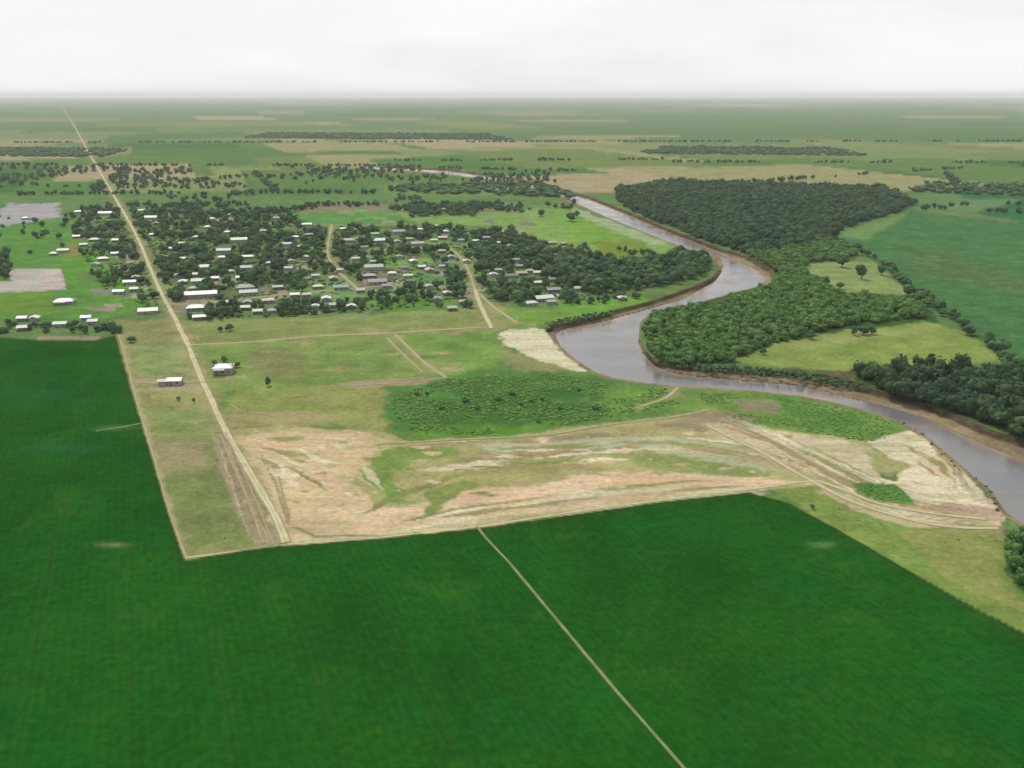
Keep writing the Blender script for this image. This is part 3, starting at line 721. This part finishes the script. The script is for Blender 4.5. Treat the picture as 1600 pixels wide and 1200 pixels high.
HL = []   # x, y, w, tone, kind
def H(*a): HL.append(a)
for a in [(165,336,18,'white'),(40,343,9,'white'),(148,377,14,'lilac'),(182,378,11,'cream'),(84,399,10,'cream'),(99,394,15,'beige'),(161,407,15,'cream'),(150,416,12,'sage'),
 (203,444,17,'white'),(186,459,15,'white'),(210,455,11,'sage'),(101,474,26,'white','porch'),(232,489,26,'cream','shed'),(36,501,12,'white'),(54,501,9,'white'),(135,500,13,'white'),
 (146,506,12,'lilac'),(95,510,18,'sage'),(36,516,14,'lilac'),
 (221,331,10,'sage'),(236,342,17,'cream'),(360,338,11,'sage'),(324,357,7,'white'),(411,363,11,'white'),(480,353,13,'white'),(461,373,11,'white'),(307,373,8,'sage'),
 (371,378,27,'cream','shed'),(239,369,8,'cream'),(268,391,7,'white'),(449,384,16,'lilac'),(350,394,19,'lilac'),(387,404,14,'white'),(455,411,10,'sage'),(287,407,8,'cream'),(320,420,22,'sage'),
 (386,421,18,'lilac'),(278,433,10,'lilac'),(286,443,14,'white'),(312,442,22,'sage'),(336,438,7,'white'),(310,464,52,'white','shed'),(383,452,26,'dull'),(388,460,24,'sage'),
 (434,452,14,'grey'),(494,451,13,'sage'),(419,473,16,'beige'),(307,484,26,'white'),(312,499,18,'white'),(384,484,8,'sage'),(403,490,12,'sage'),(354,476,7,'sage'),(425,489,10,'dull'),
 (483,369,12,'mauve'),(656,361,9,'white'),(691,374,13,'cream'),(678,378,10,'cream'),(595,378,21,'white'),(624,365,21,'grey'),(652,383,18,'beige'),(640,376,12,'beige'),
 (544,378,19,'grey'),(646,411,13,'white'),(584,421,26,'sage'),(659,420,9,'white'),(671,425,16,'beige'),(613,430,11,'white'),(637,434,13,'cream'),(578,434,18,'lilac'),
 (589,443,26,'mauve'),(531,425,10,'beige'),(521,438,15,'sage'),(497,451,14,'cream'),(533,452,20,'teal'),(510,470,15,'white'),(493,482,9,'white'),(521,480,9,'sage'),(563,457,10,'sage'),
 (690,395,10,'sage'),(705,404,12,'sage'),(683,470,13,'lilac'),(724,475,12,'beige'),(706,485,13,'beige'),(605,450,14,'mauve'),(729,411,8,'cream'),
 (780,382,9,'white'),(771,432,8,'white'),(814,430,16,'beige'),(828,426,9,'beige'),(839,429,8,'white'),(799,434,18,'dull'),(864,456,18,'lilac'),(849,469,26,'white'),(830,477,16,'white'),
 (862,475,14,'sage'),(876,466,9,'sage'),(904,454,13,'cream'),(811,419,9,'grey'),(861,382,14,'beige'),(778,425,8,'lilac'),(760,374,10,'lilac'),(972,469,8,'cream'),(805,409,12,'grey'),
 (274,600,19,'white','shed'),(350,582,26,'white','porch')]:
    if (a[0], a[1]) in ((494, 451),): continue
    H(*a)
_rx = random.Random(77); _far = HL[-2:]; HL = HL[:-2]; _n = 0
while _n < 48:
    x, y = _rx.uniform(118, 900), _rx.uniform(328, 484)
    if (y > 470 and x > 560) or (x > 700 and y < 362) or (440 < x < 640 and y < 345) or x < 185 and y > 430 or abs(x - float(np.interp(y, [318, 484], [185, 266]))) < 9: continue
    w = _rx.uniform(7, 15) * (.55 + .5 * (y - 320) / 160)
    if any(abs(x - a[0]) < (a[2] + w) * .62 + 4 and abs(y - a[1]) < 8 for a in HL): continue
    X_, Y_ = gp(x, y)
    if (((RP - np.array([X_, Y_])) ** 2).sum(1) ** .5 - RW).min() < 8: continue
    H(round(x), round(y), w, _rx.choice(['white', 'white', 'sage', 'grey', 'lilac', 'dull', 'beige', 'cream', 'brown'])); _n += 1
HL += _far
ORD = ['zeroth','first','second','third','fourth','fifth','sixth','seventh','eighth','ninth','tenth','eleventh','twelfth','thirteenth','fourteenth','fifteenth','sixteenth','seventeenth','eighteenth','nineteenth','twentieth']
def ordinal(n):
    if n <= 20: return ORD[n]
    tens = {2:'twenty',3:'thirty',4:'forty',5:'fifty',6:'sixty',7:'seventy',8:'eighty',9:'ninety'}[n // 10]
    return tens[:-1] + 'ieth' if n % 10 == 0 else tens + '-' + ORD[n % 10]
def road_x(y): 
    ys = [p[1] for p in MAIN]; xs = [p[0] for p in MAIN]; return float(np.interp(y, ys, xs))
def block(x, y):
    if x < road_x(y): return 'west of the main road'
    if x < 490: return 'just east of the main road'
    if x < 745: return 'in the middle of town'
    return 'beside the river bend'
def row(y, bands, names):
    for b, n in zip(bands, names):
        if y > b: return n
    return names[-1]
HB = (478, 462, 446, 430, 414, 398, 382, 366, 350, 0); HN = ('front', 'second', 'third', 'fourth', 'fifth', 'sixth', 'seventh', 'eighth', 'ninth', 'rear')
groups = {}
for a in HL[:-2]: groups.setdefault((block(a[0], a[1]), row(a[1], HB, HN)), []).append(a)
FOOT = []
for (blk, rw), lst in groups.items():
    lst.sort(key=lambda a: a[0])
    for i, a in enumerate(lst):
        r, L, D = house(a[0], a[1], a[2], a[3], a[4] if len(a) > 4 else None)
        FOOT.append((a[0], a[1], a[2]))
        kd = 'long shed' if (len(a) > 4 and a[4] == 'shed') else 'house'
        pos = 'alone' if len(lst) == 1 else ordinal(i + 1) + ' from left'
        tag(r, f"{TONES[a[3]][1]} roofed {kd} {blk}, {rw} row, {pos}", 'shed' if kd == 'long shed' else 'house', 'buildings of the riverside town')
for a, lb in zip(HL[-2:], ('white shed on bare yard between the west crop and the main road', 'white farmhouse standing alone in pasture east of the dirt road')):
    r, L, D = house(*a[:5], yaw=math.radians(6), depth=(7 if a[4] == 'shed' else 10), high=(3 if a[4] == 'shed' else 4.2)); FOOT.append((a[0], a[1], a[2]))
    tag(r, lb, 'shed' if a[4] == 'shed' else 'farmhouse')
r, L, D = house(258, 601, 8, 'grey', 'shed', yaw=.1, depth=5); tag(r, 'small grey outbuilding at the left end of the white shed', 'shed'); FOOT.append((258, 601, 8))
FOOT = np.array(FOOT, float)

# ------------------------------------------------------------------ trees
def ico(sub=1):
    t = (1 + 5 ** .5) / 2
    v = [(-1,t,0),(1,t,0),(-1,-t,0),(1,-t,0),(0,-1,t),(0,1,t),(0,-1,-t),(0,1,-t),(t,0,-1),(t,0,1),(-t,0,-1),(-t,0,1)]
    f = [(0,11,5),(0,5,1),(0,1,7),(0,7,10),(0,10,11),(1,5,9),(5,11,4),(11,10,2),(10,7,6),(7,1,8),(3,9,4),(3,4,2),(3,2,6),(3,6,8),(3,8,9),(4,9,5),(2,4,11),(6,2,10),(8,6,7),(9,8,1)]
    v = np.array(v, float); v /= np.linalg.norm(v[0]); f = np.array(f)
    for _ in range(sub - 1):
        nv = list(v); cache = {}; nf = []
        def mid(a, b):
            k = (min(a, b), max(a, b))
            if k not in cache:
                m = nv[a] + nv[b]; cache[k] = len(nv); nv.append(m / np.linalg.norm(m))
            return cache[k]
        for a, b, c in f:
            x, y, z = mid(a, b), mid(b, c), mid(c, a); nf += [(a, x, z), (b, y, x), (c, z, y), (x, y, z)]
        v = np.array(nv); f = np.array(nf)
    return v, f
def crown_geo(seed, nlobe, nleaf, leaf, sub, flat=1.0):
    """crown in unit size: radius about 1, base at z=0.  lobes of uneven size with loose leaf clumps around them"""
    r = np.random.default_rng(seed); V = []; F = []; T = []; nv = 0
    iv, if_ = ico(sub)
    lobes = []
    for k in range(nlobe):
        a = r.random() * 6.283; u = r.random() ** .6 * .62
        z = .55 + r.random() * .95 * (1 - u * .7)
        lobes.append((np.array([math.cos(a) * u, math.sin(a) * u, z * flat]), .36 + .26 * r.random()))
    lobes.append((np.array([0, 0, .8 * flat]), .62))
    for c, rad in lobes:
        w = iv * (rad * (.72 + .34 * r.random((len(iv), 1)))) * np.array([1, 1, .85 * flat]) + c
        V.append(w); F.append(if_ + nv); nv += len(w); T.append(np.full(len(if_), .25 + .5 * r.random()) + r.random(len(if_)) * .2)
    n = nleaf; li = r.integers(0, len(lobes), n)
    cen = np.array([lobes[i][0] for i in li]); rad = np.array([lobes[i][1] for i in li])[:, None]
    d = r.normal(size=(n, 3)); d[:, 2] = d[:, 2] + .35; d /= np.linalg.norm(d, axis=1)[:, None]
    p = cen + d * rad * np.array([1, 1, .9 * flat]) * (.85 + .3 * r.random((n, 1)))
    nrm = d + r.normal(size=(n, 3)) * .5; nrm /= np.linalg.norm(nrm, axis=1)[:, None]
    ref = r.normal(size=(n, 3)); t1 = np.cross(nrm, ref); t1 /= np.linalg.norm(t1, axis=1)[:, None]; t2 = np.cross(nrm, t1)
    s = leaf * (.6 + .8 * r.random((n, 1)))
    q = np.stack([p + t1 * s, p + t2 * s * .8, p - t1 * s * .7 - t2 * s * .6], 1)
    V.append(q.reshape(-1, 3)); F.append(np.arange(n * 3).reshape(-1, 3) + nv); T.append(.15 + .85 * r.random(n))
    return np.concatenate(V), np.concatenate(F), np.concatenate(T)
def trunk_geo(seed):
    r = np.random.default_rng(seed); V = []; F = []; nv = 0
    def tube(a, b, ra, rb):
        nonlocal nv
        a, b = np.array(a, float), np.array(b, float); d = b - a; d /= np.linalg.norm(d)
        u = np.cross(d, (.3, .9, .1)); u /= np.linalg.norm(u); w = np.cross(d, u); k = 6
        an = np.arange(k) * 6.283 / k
        V.append(a + ra * (np.cos(an)[:, None] * u + np.sin(an)[:, None] * w)); V.append(b + rb * (np.cos(an)[:, None] * u + np.sin(an)[:, None] * w))
        F.extend([(nv + i, nv + (i + 1) % k, nv + k + (i + 1) % k) for i in range(k)] + [(nv + i, nv + k + (i + 1) % k, nv + k + i) for i in range(k)]); nv += 2 * k
    tube((0, 0, -.1), (0.03, 0, .7), .085, .055); tube((.03, 0, .68), (.0, .05, 1.2), .055, .02)
    for k in range(3):
        a = r.random() * 6.283; tube((.02, 0, .5 + .1 * k), (math.cos(a) * .42, math.sin(a) * .42, .95 + .15 * k), .035, .014)
    return np.concatenate(V), np.array(F)
def geo_mesh(name, V, F, T, mat): return mesh_np(name, V, F, 3, [mat], {'tint': ('FACE', 'FLOAT', T)} if T is not None else None)

NV = 10
CROWN = []
for k in range(NV):
    V, F, T = crown_geo(100 + k, 6 + k % 4, 300, .105, 2, .85 + .06 * (k % 5))
    CROWN.append([geo_mesh('crown', V + np.array([0, 0, .12]), F, T, m) for m in (M_LEAF, M_LEAF_G)])
TRUNK = [geo_mesh('trunk', *trunk_geo(50 + k), None, M_TRUNK) for k in range(3)]
LOW = [crown_geo(300 + k, 4, 75, .17, 1, .85 + .08 * (k % 4)) for k in range(12)]
BUSH = [crown_geo(500 + k, 3, 60, .2, 1, .55) for k in range(8)]

def scatter(poly, sp, prob=1.0, clump=0, seed=0, vis=True, rmin=3.0):
    """jittered grid of ground points inside a photo outline"""
    q = np.array([gp(x, y) for x, y in poly]); lo = q.min(0); hi = q.max(0); r = np.random.default_rng(seed)
    gx, gy = np.meshgrid(np.arange(lo[0], hi[0], sp), np.arange(lo[1], hi[1], sp))
    P = np.stack([gx.ravel(), gy.ravel()], 1) + (r.random((gx.size, 2)) - .5) * sp * .95
    P = P[sdf(P, q, 1.0) > 0]
    if clump: 
        P = P[fbm(P[:, 0], P[:, 1], clump, 2, seed + 40) + (r.random(len(P)) - .5) * .12 > 1 - prob * .5 - .25]
    else: P = P[r.random(len(P)) < prob]
    if len(P) == 0: return P
    # keep clear of roads and houses
    keep = np.ones(len(P), bool)
    for s in range(0, len(P), 2000):
        Q = P[s:s + 2000]; d = np.sqrt(((Q[:, None, :] - RP[None]) ** 2).sum(-1)) - RW[None] / 2
        keep[s:s + 2000] &= d.min(1) > rmin
    return P[keep]
def ahead_of_house(P, h):
    sx, sy = px(P[:, 0], P[:, 1]); s = ppm(P[:, 0], P[:, 1]); bad = np.zeros(len(P), bool)
    for hx, hy, hw in FOOT:
        dx = np.abs(sx - hx); m = ppm(*gp(hx, hy))
        bad |= (dx < hw * .42 + 2.2 * m) & (sy > hy - 7 * m * .35) & (sy < hy + h * s * .80)
    return bad

TOWN = []   # X, Y, height, tone
def town(poly, sp, prob, clump, hr, tone, seed):
    P = scatter(poly, sp, prob, clump, seed)
    r = np.random.default_rng(seed + 900); h = hr[0] + (hr[1] - hr[0]) * r.random(len(P))
    P_ = P[~ahead_of_house(P, h)] if len(P) else P
    hh = h[~ahead_of_house(P, h)] if len(P) else h
    for (X, Y), q in zip(P_, hh): TOWN.append((X, Y, q, tone))
town([(112,335),(185,335),(256,478),(228,480),(196,462),(150,440),(120,390)], 11, .62, 30, (4.5, 12), 0, 1)
town([(205,330),(450,330),(470,356),(560,356),(680,356),(740,360),(740,392),(560,400),(420,410),(230,410)], 10.5, .66, 34, (4.5, 13), 0, 2)
town([(240,408),(420,408),(475,410),(480,470),(300,478),(262,478)], 10, .70, 30, (4.5, 13), 0, 3)
town([(480,405),(560,398),(740,385),(745,465),(560,478),(480,474)], 10.5, .52, 30, (4, 11), 0, 4)
town([(292,482),(380,478),(560,472),(560,489),(460,494),(380,498),(292,503)], 6.5, .85, 0, (5, 9), 0, 5)
town([(560,470),(745,462),(745,482),(560,489)], 11, .5, 0, (4, 8), 1, 6)
town([(740,366),(800,362),(850,385),(850,420),(745,420)], 9, .92, 0, (6, 14), 0, 7)
town([(742,418),(850,418),(905,440),(900,470),(830,482),(760,466)], 9, .8, 0, (8, 12), 0, 8)
town([(850,392),(930,405),(1000,412),(1060,402),(1108,408),(1108,428),(1040,448),(940,462),(900,458),(860,430)], 9, .88, 0, (6, 15), 0, 9)
town([(900,455),(1000,450),(1000,468),(930,480),(890,478)], 11, .5, 0, (5, 9), 1, 10)
town([(640,324),(745,324),(745,338),(640,340)], 10, .8, 0, (8, 12), 0, 11)
town([(0,506),(192,512),(194,521),(0,524)], 7, .75, 0, (5, 8), 0, 12)
town([(-120,398),(12,402),(16,436),(-120,440)], 10, .9, 0, (9, 14), 0, 13)
town([(-200,338),(110,338),(110,400),(-200,400)], 24, .4, 0, (6, 10), 0, 14)
town([(800,376),(930,388),(940,400),(850,398)], 12, .6, 0, (6, 10), 1, 15)
town([(960,392),(1080,396),(1100,405),(1000,410)], 12, .5, 0, (6, 10), 1, 16)
town([(120,320),(900,318),(900,332),(120,334)], 12, .42, 40, (7, 11), 0, 17)
town([(-400,262),(850,262),(900,316),(-400,318)], 24, .35, 120, (8, 13), 0, 18)
NAMED = [  # lone trees seen one by one: x, y, height, tone, label
 (205,535,6,0,'small round dark tree alone near the north corner of west crop'),
 (345,519,5.5,0,'left small dark tree of the pair above the crosswise dirt road'),
 (360,517,7,0,'right larger tree of the pair above the crosswise dirt road'),
 (419,603,6,0,'low dark tree alone in the pasture right of the farmhouse'),
 (336,572,5,1,'small tree close to the left wall of the farmhouse'),
 (369,574,4.5,0,'small tree just behind the right end of the farmhouse'),
 (350,566,5,1,'small tree standing directly behind the farmhouse'),
 (279,626,3,1,'tiny round tree in the tan strip below the long shed'),
 (303,629,3,1,'tiny tree nearest the road in the tan strip'),
 (1315,418,13,0,'large round tree at the top of the forest clearing'),
 (1346,436,15,0,'largest round tree in the middle of the forest clearing'),
 (1377,430,12,0,'dark tree at the right edge of the forest clearing'),
 (1290,446,9,0,'small dark tree at the left edge of the forest clearing'),
 (1312,452,8,1,'small green tree at the bottom of the forest clearing'),
 (1419,462,12,0,'dark hedgerow tree where clearing meets the big field'),
 (1438,472,12,0,'dark hedgerow tree next right below the clearing'),
 (1193,554,6,0,'lone dark shrubby tree at the left end of yellow meadow'),
 (1334,524,7,0,'left tree of the row on the upper yellow meadow'),
 (1348,523,8,0,'middle tree of the row on the upper yellow meadow'),
 (1362,522,7,0,'right tree of the row on the upper yellow meadow'),
 (1544,541,11,0,'dark round tree at the right corner of yellow meadow'),
 (1563,551,11,0,'dark tree between yellow meadow corner and big field'),
 (1512,524,9,0,'dark tree on the right margin of yellow meadow'),
 (1442,330,14,0,'lone dark tree at the far edge of the big right field'),
 (846,338,12,0,'lone dark tree at the back of the bright north meadow'),
 (892,346,14,0,'large dark tree by the river on the north meadow'),
 (901,340,12,0,'dark tree behind the large one on the north meadow'),
 (1270,795,2.2,0,'small dark shrubby tree beside the edge of the south crop'),
 (1268,530,7,0,'dark tree at the upper left rim of yellow meadow'),
 (948,408,9,1,'lone tree on the olive patch left of the dark grove')]
def tree(X, Y, h, tone, label, group=None, k=None):
    k = random.randrange(NV) if k is None else k
    root = bpy.data.objects.new('tree', None); SC.collection.objects.link(root)
    s = h / 1.95; rr = random.uniform(.72, 1.25)
    root.location = (X, Y, 0); root.scale = (s * rr, s * rr, s); root.rotation_euler = (0, 0, random.uniform(0, 6.28))
    link('crown', CROWN[k][tone], root); link('trunk', TRUNK[k % 3], root)
    tag(root, label, 'tree', group)
for x, y, h, tn, lb in NAMED: tree(*gp(x, y), h, tn, lb)
# hedgerow along the big right field
hr_pts = catmull([gp(x, y) for x, y in [(1300,372),(1340,392),(1375,412),(1405,437),(1440,466),(1470,490),(1500,507),(1530,528),(1560,556),(1600,580),(1660,606)]], 9.0)
rg = random.Random(5); hn = 0
for i, (X, Y) in enumerate(hr_pts):
    if rg.random() < .30: continue
    h = rg.uniform(5, 11); hn += 1
    tree(X + rg.uniform(-3, 3), Y + rg.uniform(-3, 3), h, rg.random() < .3, f"{'tall' if h > 8.5 else 'low'} hedgerow tree beside the big right field, {ordinal(hn)} from its far end", 'hedgerow trees along the big right field')
TOWN.sort(key=lambda t: -ppm(t[0], t[1]) * t[2])
n_ind = 300 - len(NAMED) - hn
ind = []; rest = []
for t in TOWN:
    sx, sy = px(t[0], t[1])
    (ind if (len(ind) < n_ind and -10 < sx < 1610 and 320 < sy) else rest).append(t)
TB = tuple(range(520, 300, -8)) 
tg = {}
for t in ind:
    sx, sy = px(t[0], t[1]); tg.setdefault((block(sx, sy), int((530 - sy) // 12)), []).append((sx, t))
for (blk, rw), lst in tg.items():
    lst.sort(key=lambda a: a[0])
    for i, (sx, t) in enumerate(lst):
        pos = 'alone' if len(lst) == 1 else f"{ordinal(i + 1)} from left"
        tree(t[0], t[1], t[2], t[3], f"{'dark' if t[3] == 0 else 'green'} tree {blk}, {ordinal(rw + 1) if rw else 'nearest'} tree row, {pos}", 'trees among the houses of the town')

def stuff(name, P, hr, geos, mat, label, cat, seed=0, hts=None, wide=1.0):
    if len(P) == 0: return
    r = np.random.default_rng(seed); V = []; F = []; T = []; nv = 0
    for i, (X, Y) in enumerate(P):
        v, f, t = geos[r.integers(len(geos))]
        h = hts[i] if hts is not None else hr[0] + (hr[1] - hr[0]) * r.random(); s = h / 1.75; a = r.random() * 6.283; rr = (.68 + .7 * r.random() ** 1.5) * wide
        c, q = math.cos(a), math.sin(a)
        w = np.stack([(v[:, 0] * c - v[:, 1] * q) * s * rr + X, (v[:, 0] * q + v[:, 1] * c) * s * rr + Y, v[:, 2] * s - .1 * h], 1)
        V.append(w); F.append(f + nv); nv += len(w); T.append(np.clip(t * .8 + (r.random() - .4) * .75, 0, 1))
    me = geo_mesh(name, np.concatenate(V), np.concatenate(F), np.concatenate(T), mat)
    tag(link(name, me), label, cat, kind='stuff')
stuff('town_trees', [(t[0], t[1]) for t in rest], None, LOW, M_LEAF, 'dark mass of smaller trees further back between the town houses', 'trees', 1, [t[2] for t in rest])
far_wood = [(968,318),(1005,340),(1062,358),(1090,374),(1130,386),(1172,400),(1235,392),(1292,378),(1318,358),(1400,333),(1430,320),(1380,296),(1200,290),(1040,286),(960,300)]
stuff('far_wood', scatter(far_wood, 8.6, .96, 0, 21), (7, 16), LOW, M_LEAF, 'dark dense wood beyond the upper bend of the river', 'wood', 2)
f2a = [(1172,400),(1215,396),(1290,376),(1320,386),(1340,398),(1310,410),(1262,410),(1256,430),(1285,444),(1300,462),(1400,470),(1440,482),(1448,497),(1340,506),(1268,520),(1175,548),(1150,564),(1062,571),(1030,564),(1012,545),(1008,510),(1028,492),(1110,480),(1160,462),(1212,446),(1222,430)]
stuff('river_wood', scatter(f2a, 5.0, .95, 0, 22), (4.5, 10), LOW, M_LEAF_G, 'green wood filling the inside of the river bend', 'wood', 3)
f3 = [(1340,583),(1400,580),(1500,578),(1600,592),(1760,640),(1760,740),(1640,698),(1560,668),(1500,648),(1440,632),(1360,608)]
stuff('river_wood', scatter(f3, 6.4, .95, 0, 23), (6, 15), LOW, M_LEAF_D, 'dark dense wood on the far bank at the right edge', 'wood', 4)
f5 = [(1566,826),(1615,842),(1715,898),(1800,960),(1760,1050),(1680,1010),(1600,925),(1575,880)]
stuff('bank_wood', scatter(f5, 5.5, .85, 0, 24), (5, 8), LOW, M_LEAF_G, 'clump of trees on the near bank at lower right corner', 'wood', 5)
# belts and woods in the hazy distance
belts = []
for x0, y0, x1, y1, n in [(-300,306,560,302,60),(150,300,200,262,20),(430,300,400,270,20),(-300,258,640,260,60),(620,252,1060,250,40),(960,300,1520,262,60),(1480,322,2000,316,40),(1050,254,1620,255,50),
                          (1500,300,1470,262,20),(-300,224,1700,221,90),(620,262,900,268,30),(1600,260,2100,262,40),(1450,326,1600,334,10),(560,304,800,290,24)]:
    a, b = np.array(gp(x0, y0)), np.array(gp(x1, y1)); L = np.linalg.norm(b - a); m = int(L / 9)
    r = np.random.default_rng(x0 + 1000); t = np.linspace(0, 1, max(m, 2)); t = t[fbm(t * L, t * 0 + x0, 70, 2, 3) > .42]
    belts.append(a + (b - a) * t[:, None] + (r.random((len(t), 2)) - .5) * 12)
belts = np.concatenate(belts)
stuff('tree_belt', belts, (8, 14), [crown_geo(700 + k, 2, 20, .3, 1, .9) for k in range(6)], M_LEAF, 'thin dark tree belts between the hazy fields beyond the town', 'tree belts', 6)
woods = np.concatenate([scatter(p, 20, .9, 0, 60 + i) for i, p in enumerate([[(600,300),(900,310),(850,286),(640,290)],[(1430,300),(1700,312),(1650,290),(1440,286)],[(-200,242),(160,246),(200,234),(-100,230)],[(1000,240),(1360,244),(1300,232),(1040,230)],[(380,216),(800,219),(760,210),(420,208)]])])
stuff('distant_wood', woods, (10, 15), [crown_geo(720 + k, 2, 12, .34, 1, .8) for k in range(6)], M_LEAF, 'distant woods fading into haze below the horizon', 'wood', 7, wide=1.7)
# shrubs and bushes
wet = [(612,620),(700,592),(850,580),(930,596),(1040,608),(1060,630),(950,652),(850,670),(750,680),(650,676),(616,650)]
stuff('wetland_shrubs', scatter(wet, 2.2, .75, 26, 31, rmin=1.5), (.6, 2.1), BUSH, M_LEAF_B, 'low green shrubs scattered over the wetland patch by the river', 'shrubs', 8, wide=1.3)
pt = [(1080,612),(1200,618),(1340,642),(1410,664),(1430,680),(1350,690),(1230,668),(1130,648)]
stuff('wetland_shrubs', scatter(pt, 2.4, .65, 22, 32, rmin=1.5), (.5, 1.7), BUSH, M_LEAF_B, 'low green shrubs scattered over the river point', 'shrubs', 9, wide=1.3)
isl = [(1330,755),(1398,759),(1430,786),(1362,780)]
stuff('sand_shrubs', scatter(isl, 2.2, .85, 0, 33, rmin=1), (.6, 1.4), BUSH, M_LEAF_B, 'patch of green shrubs between the sandy tracks', 'shrubs', 10, wide=1.3)
bk = np.concatenate([scatter([(852,506),(880,498),(930,490),(965,486),(960,491),(900,503),(856,512)], 3.2, .9, 0, 34, rmin=0),
                     scatter([(1050,567),(1180,575),(1290,586),(1350,600),(1340,606),(1230,592),(1120,582),(1060,577)], 2.8, .9, 0, 35, rmin=0)])
stuff('bank_shrubs', bk, (1.8, 4.2), BUSH, M_LEAF, 'dark scrub along the shaded river banks', 'shrubs', 11)
rb = catmull([gp(x, y) for x, y in [(1400,656),(1440,682),(1480,716),(1520,748),(1555,785),(1575,812)]], 3.0)
rb = rb + (np.random.default_rng(4).random(rb.shape) - .5) * 4; rb = rb[np.random.default_rng(5).random(len(rb)) < .55]
stuff('bank_shrubs', rb, (.8, 2.2), BUSH, M_LEAF, 'sparse scrub along the edge of the sandbank', 'shrubs', 12)
pas = scatter([(205,530),(300,540),(420,840),(300,868)], 9, .18, 0, 36, rmin=1)
pas = np.concatenate([pas, scatter([(320,545),(780,518),(780,570),(600,600),(340,606)], 13, .16, 0, 37), scatter([(1180,560),(1290,530),(1480,512),(1540,560),(1330,576)], 10, .25, 0, 38),
    scatter([(1250,772),(1420,820),(1560,830),(1560,900),(1400,872)], 7, .2, 0, 39)])
stuff('grass_tussocks', pas, (.4, 1.0), BUSH, M_LEAF_B, 'small tussocks dotted over the pastures', 'tussocks', 13, wide=1.2)
tw = [scatter([(120,330),(190,330),(262,484),(230,486),(140,440)], 8, .55, 24, 71), scatter([(208,328),(460,330),(480,352),(740,358),(850,385),(1000,405),(900,478),(745,468),(560,490),(300,502),(258,440)], 7.5, .62, 22, 72)]
tw = np.concatenate(tw); hb = 1.8 + 2.2 * np.random.default_rng(8).random(len(tw)); kp = ~ahead_of_house(tw, hb); tw = tw[kp]; hb = hb[kp]
stuff('garden_shrubs', tw, None, BUSH, M_LEAF_G, 'low hedges and garden shrubs filling the plots between town houses', 'shrubs', 14, hb, wide=1.5)
# countable bushes in the wetland
bi = 0
for x, y, h in [(730,629,3.6),(745,640,2.6),(779,627,3.8),(800,619,3.6),(812,633,2.8),(830,629,3.4),(848,626,2.6),(773,641,2.4),(933,641,3.4),(840,660,2.4),(690,640,2.6),(905,612,2.4),(650,618,2.8),(667,616,2.4),(876,640,2.6)]:
    v, f, t = BUSH[bi % 8]; X, Y = gp(x, y); s = h / 1.1; bi += 1
    o = link('bush', geo_mesh('bush', v * np.array([s, s, s * 1.1]) * .8, f, t * .5, M_LEAF)); o.location = (X, Y, -.1)
    tag(o, f"{'large' if h > 3 else 'small'} dark bush in the wetland patch, {ordinal(sorted([730,745,779,800,812,830,848,773,933,840,690,905,650,667,876]).index(x) + 1)} from the left", 'bush', 'dark bushes in the wetland')

# ------------------------------------------------------------------ haze
def haze():
    b = MB(); b.box(-91000, -4000, -6.5, 91000, 70000, 230)
    m = bpy.data.materials.new('air'); m.use_nodes = True; t = m.node_tree; t.nodes.clear()
    o = t.nodes.new('ShaderNodeOutputMaterial'); v = t.nodes.new('ShaderNodeVolumePrincipled')
    v.inputs['Color'].default_value = (.93, .95, .97, 1); v.inputs['Density'].default_value = .000038; v.inputs['Anisotropy'].default_value = 0
    t.links.new(v.outputs[0], o.inputs['Volume'])
    tag(b.build('haze', m), kind='stuff')
haze()
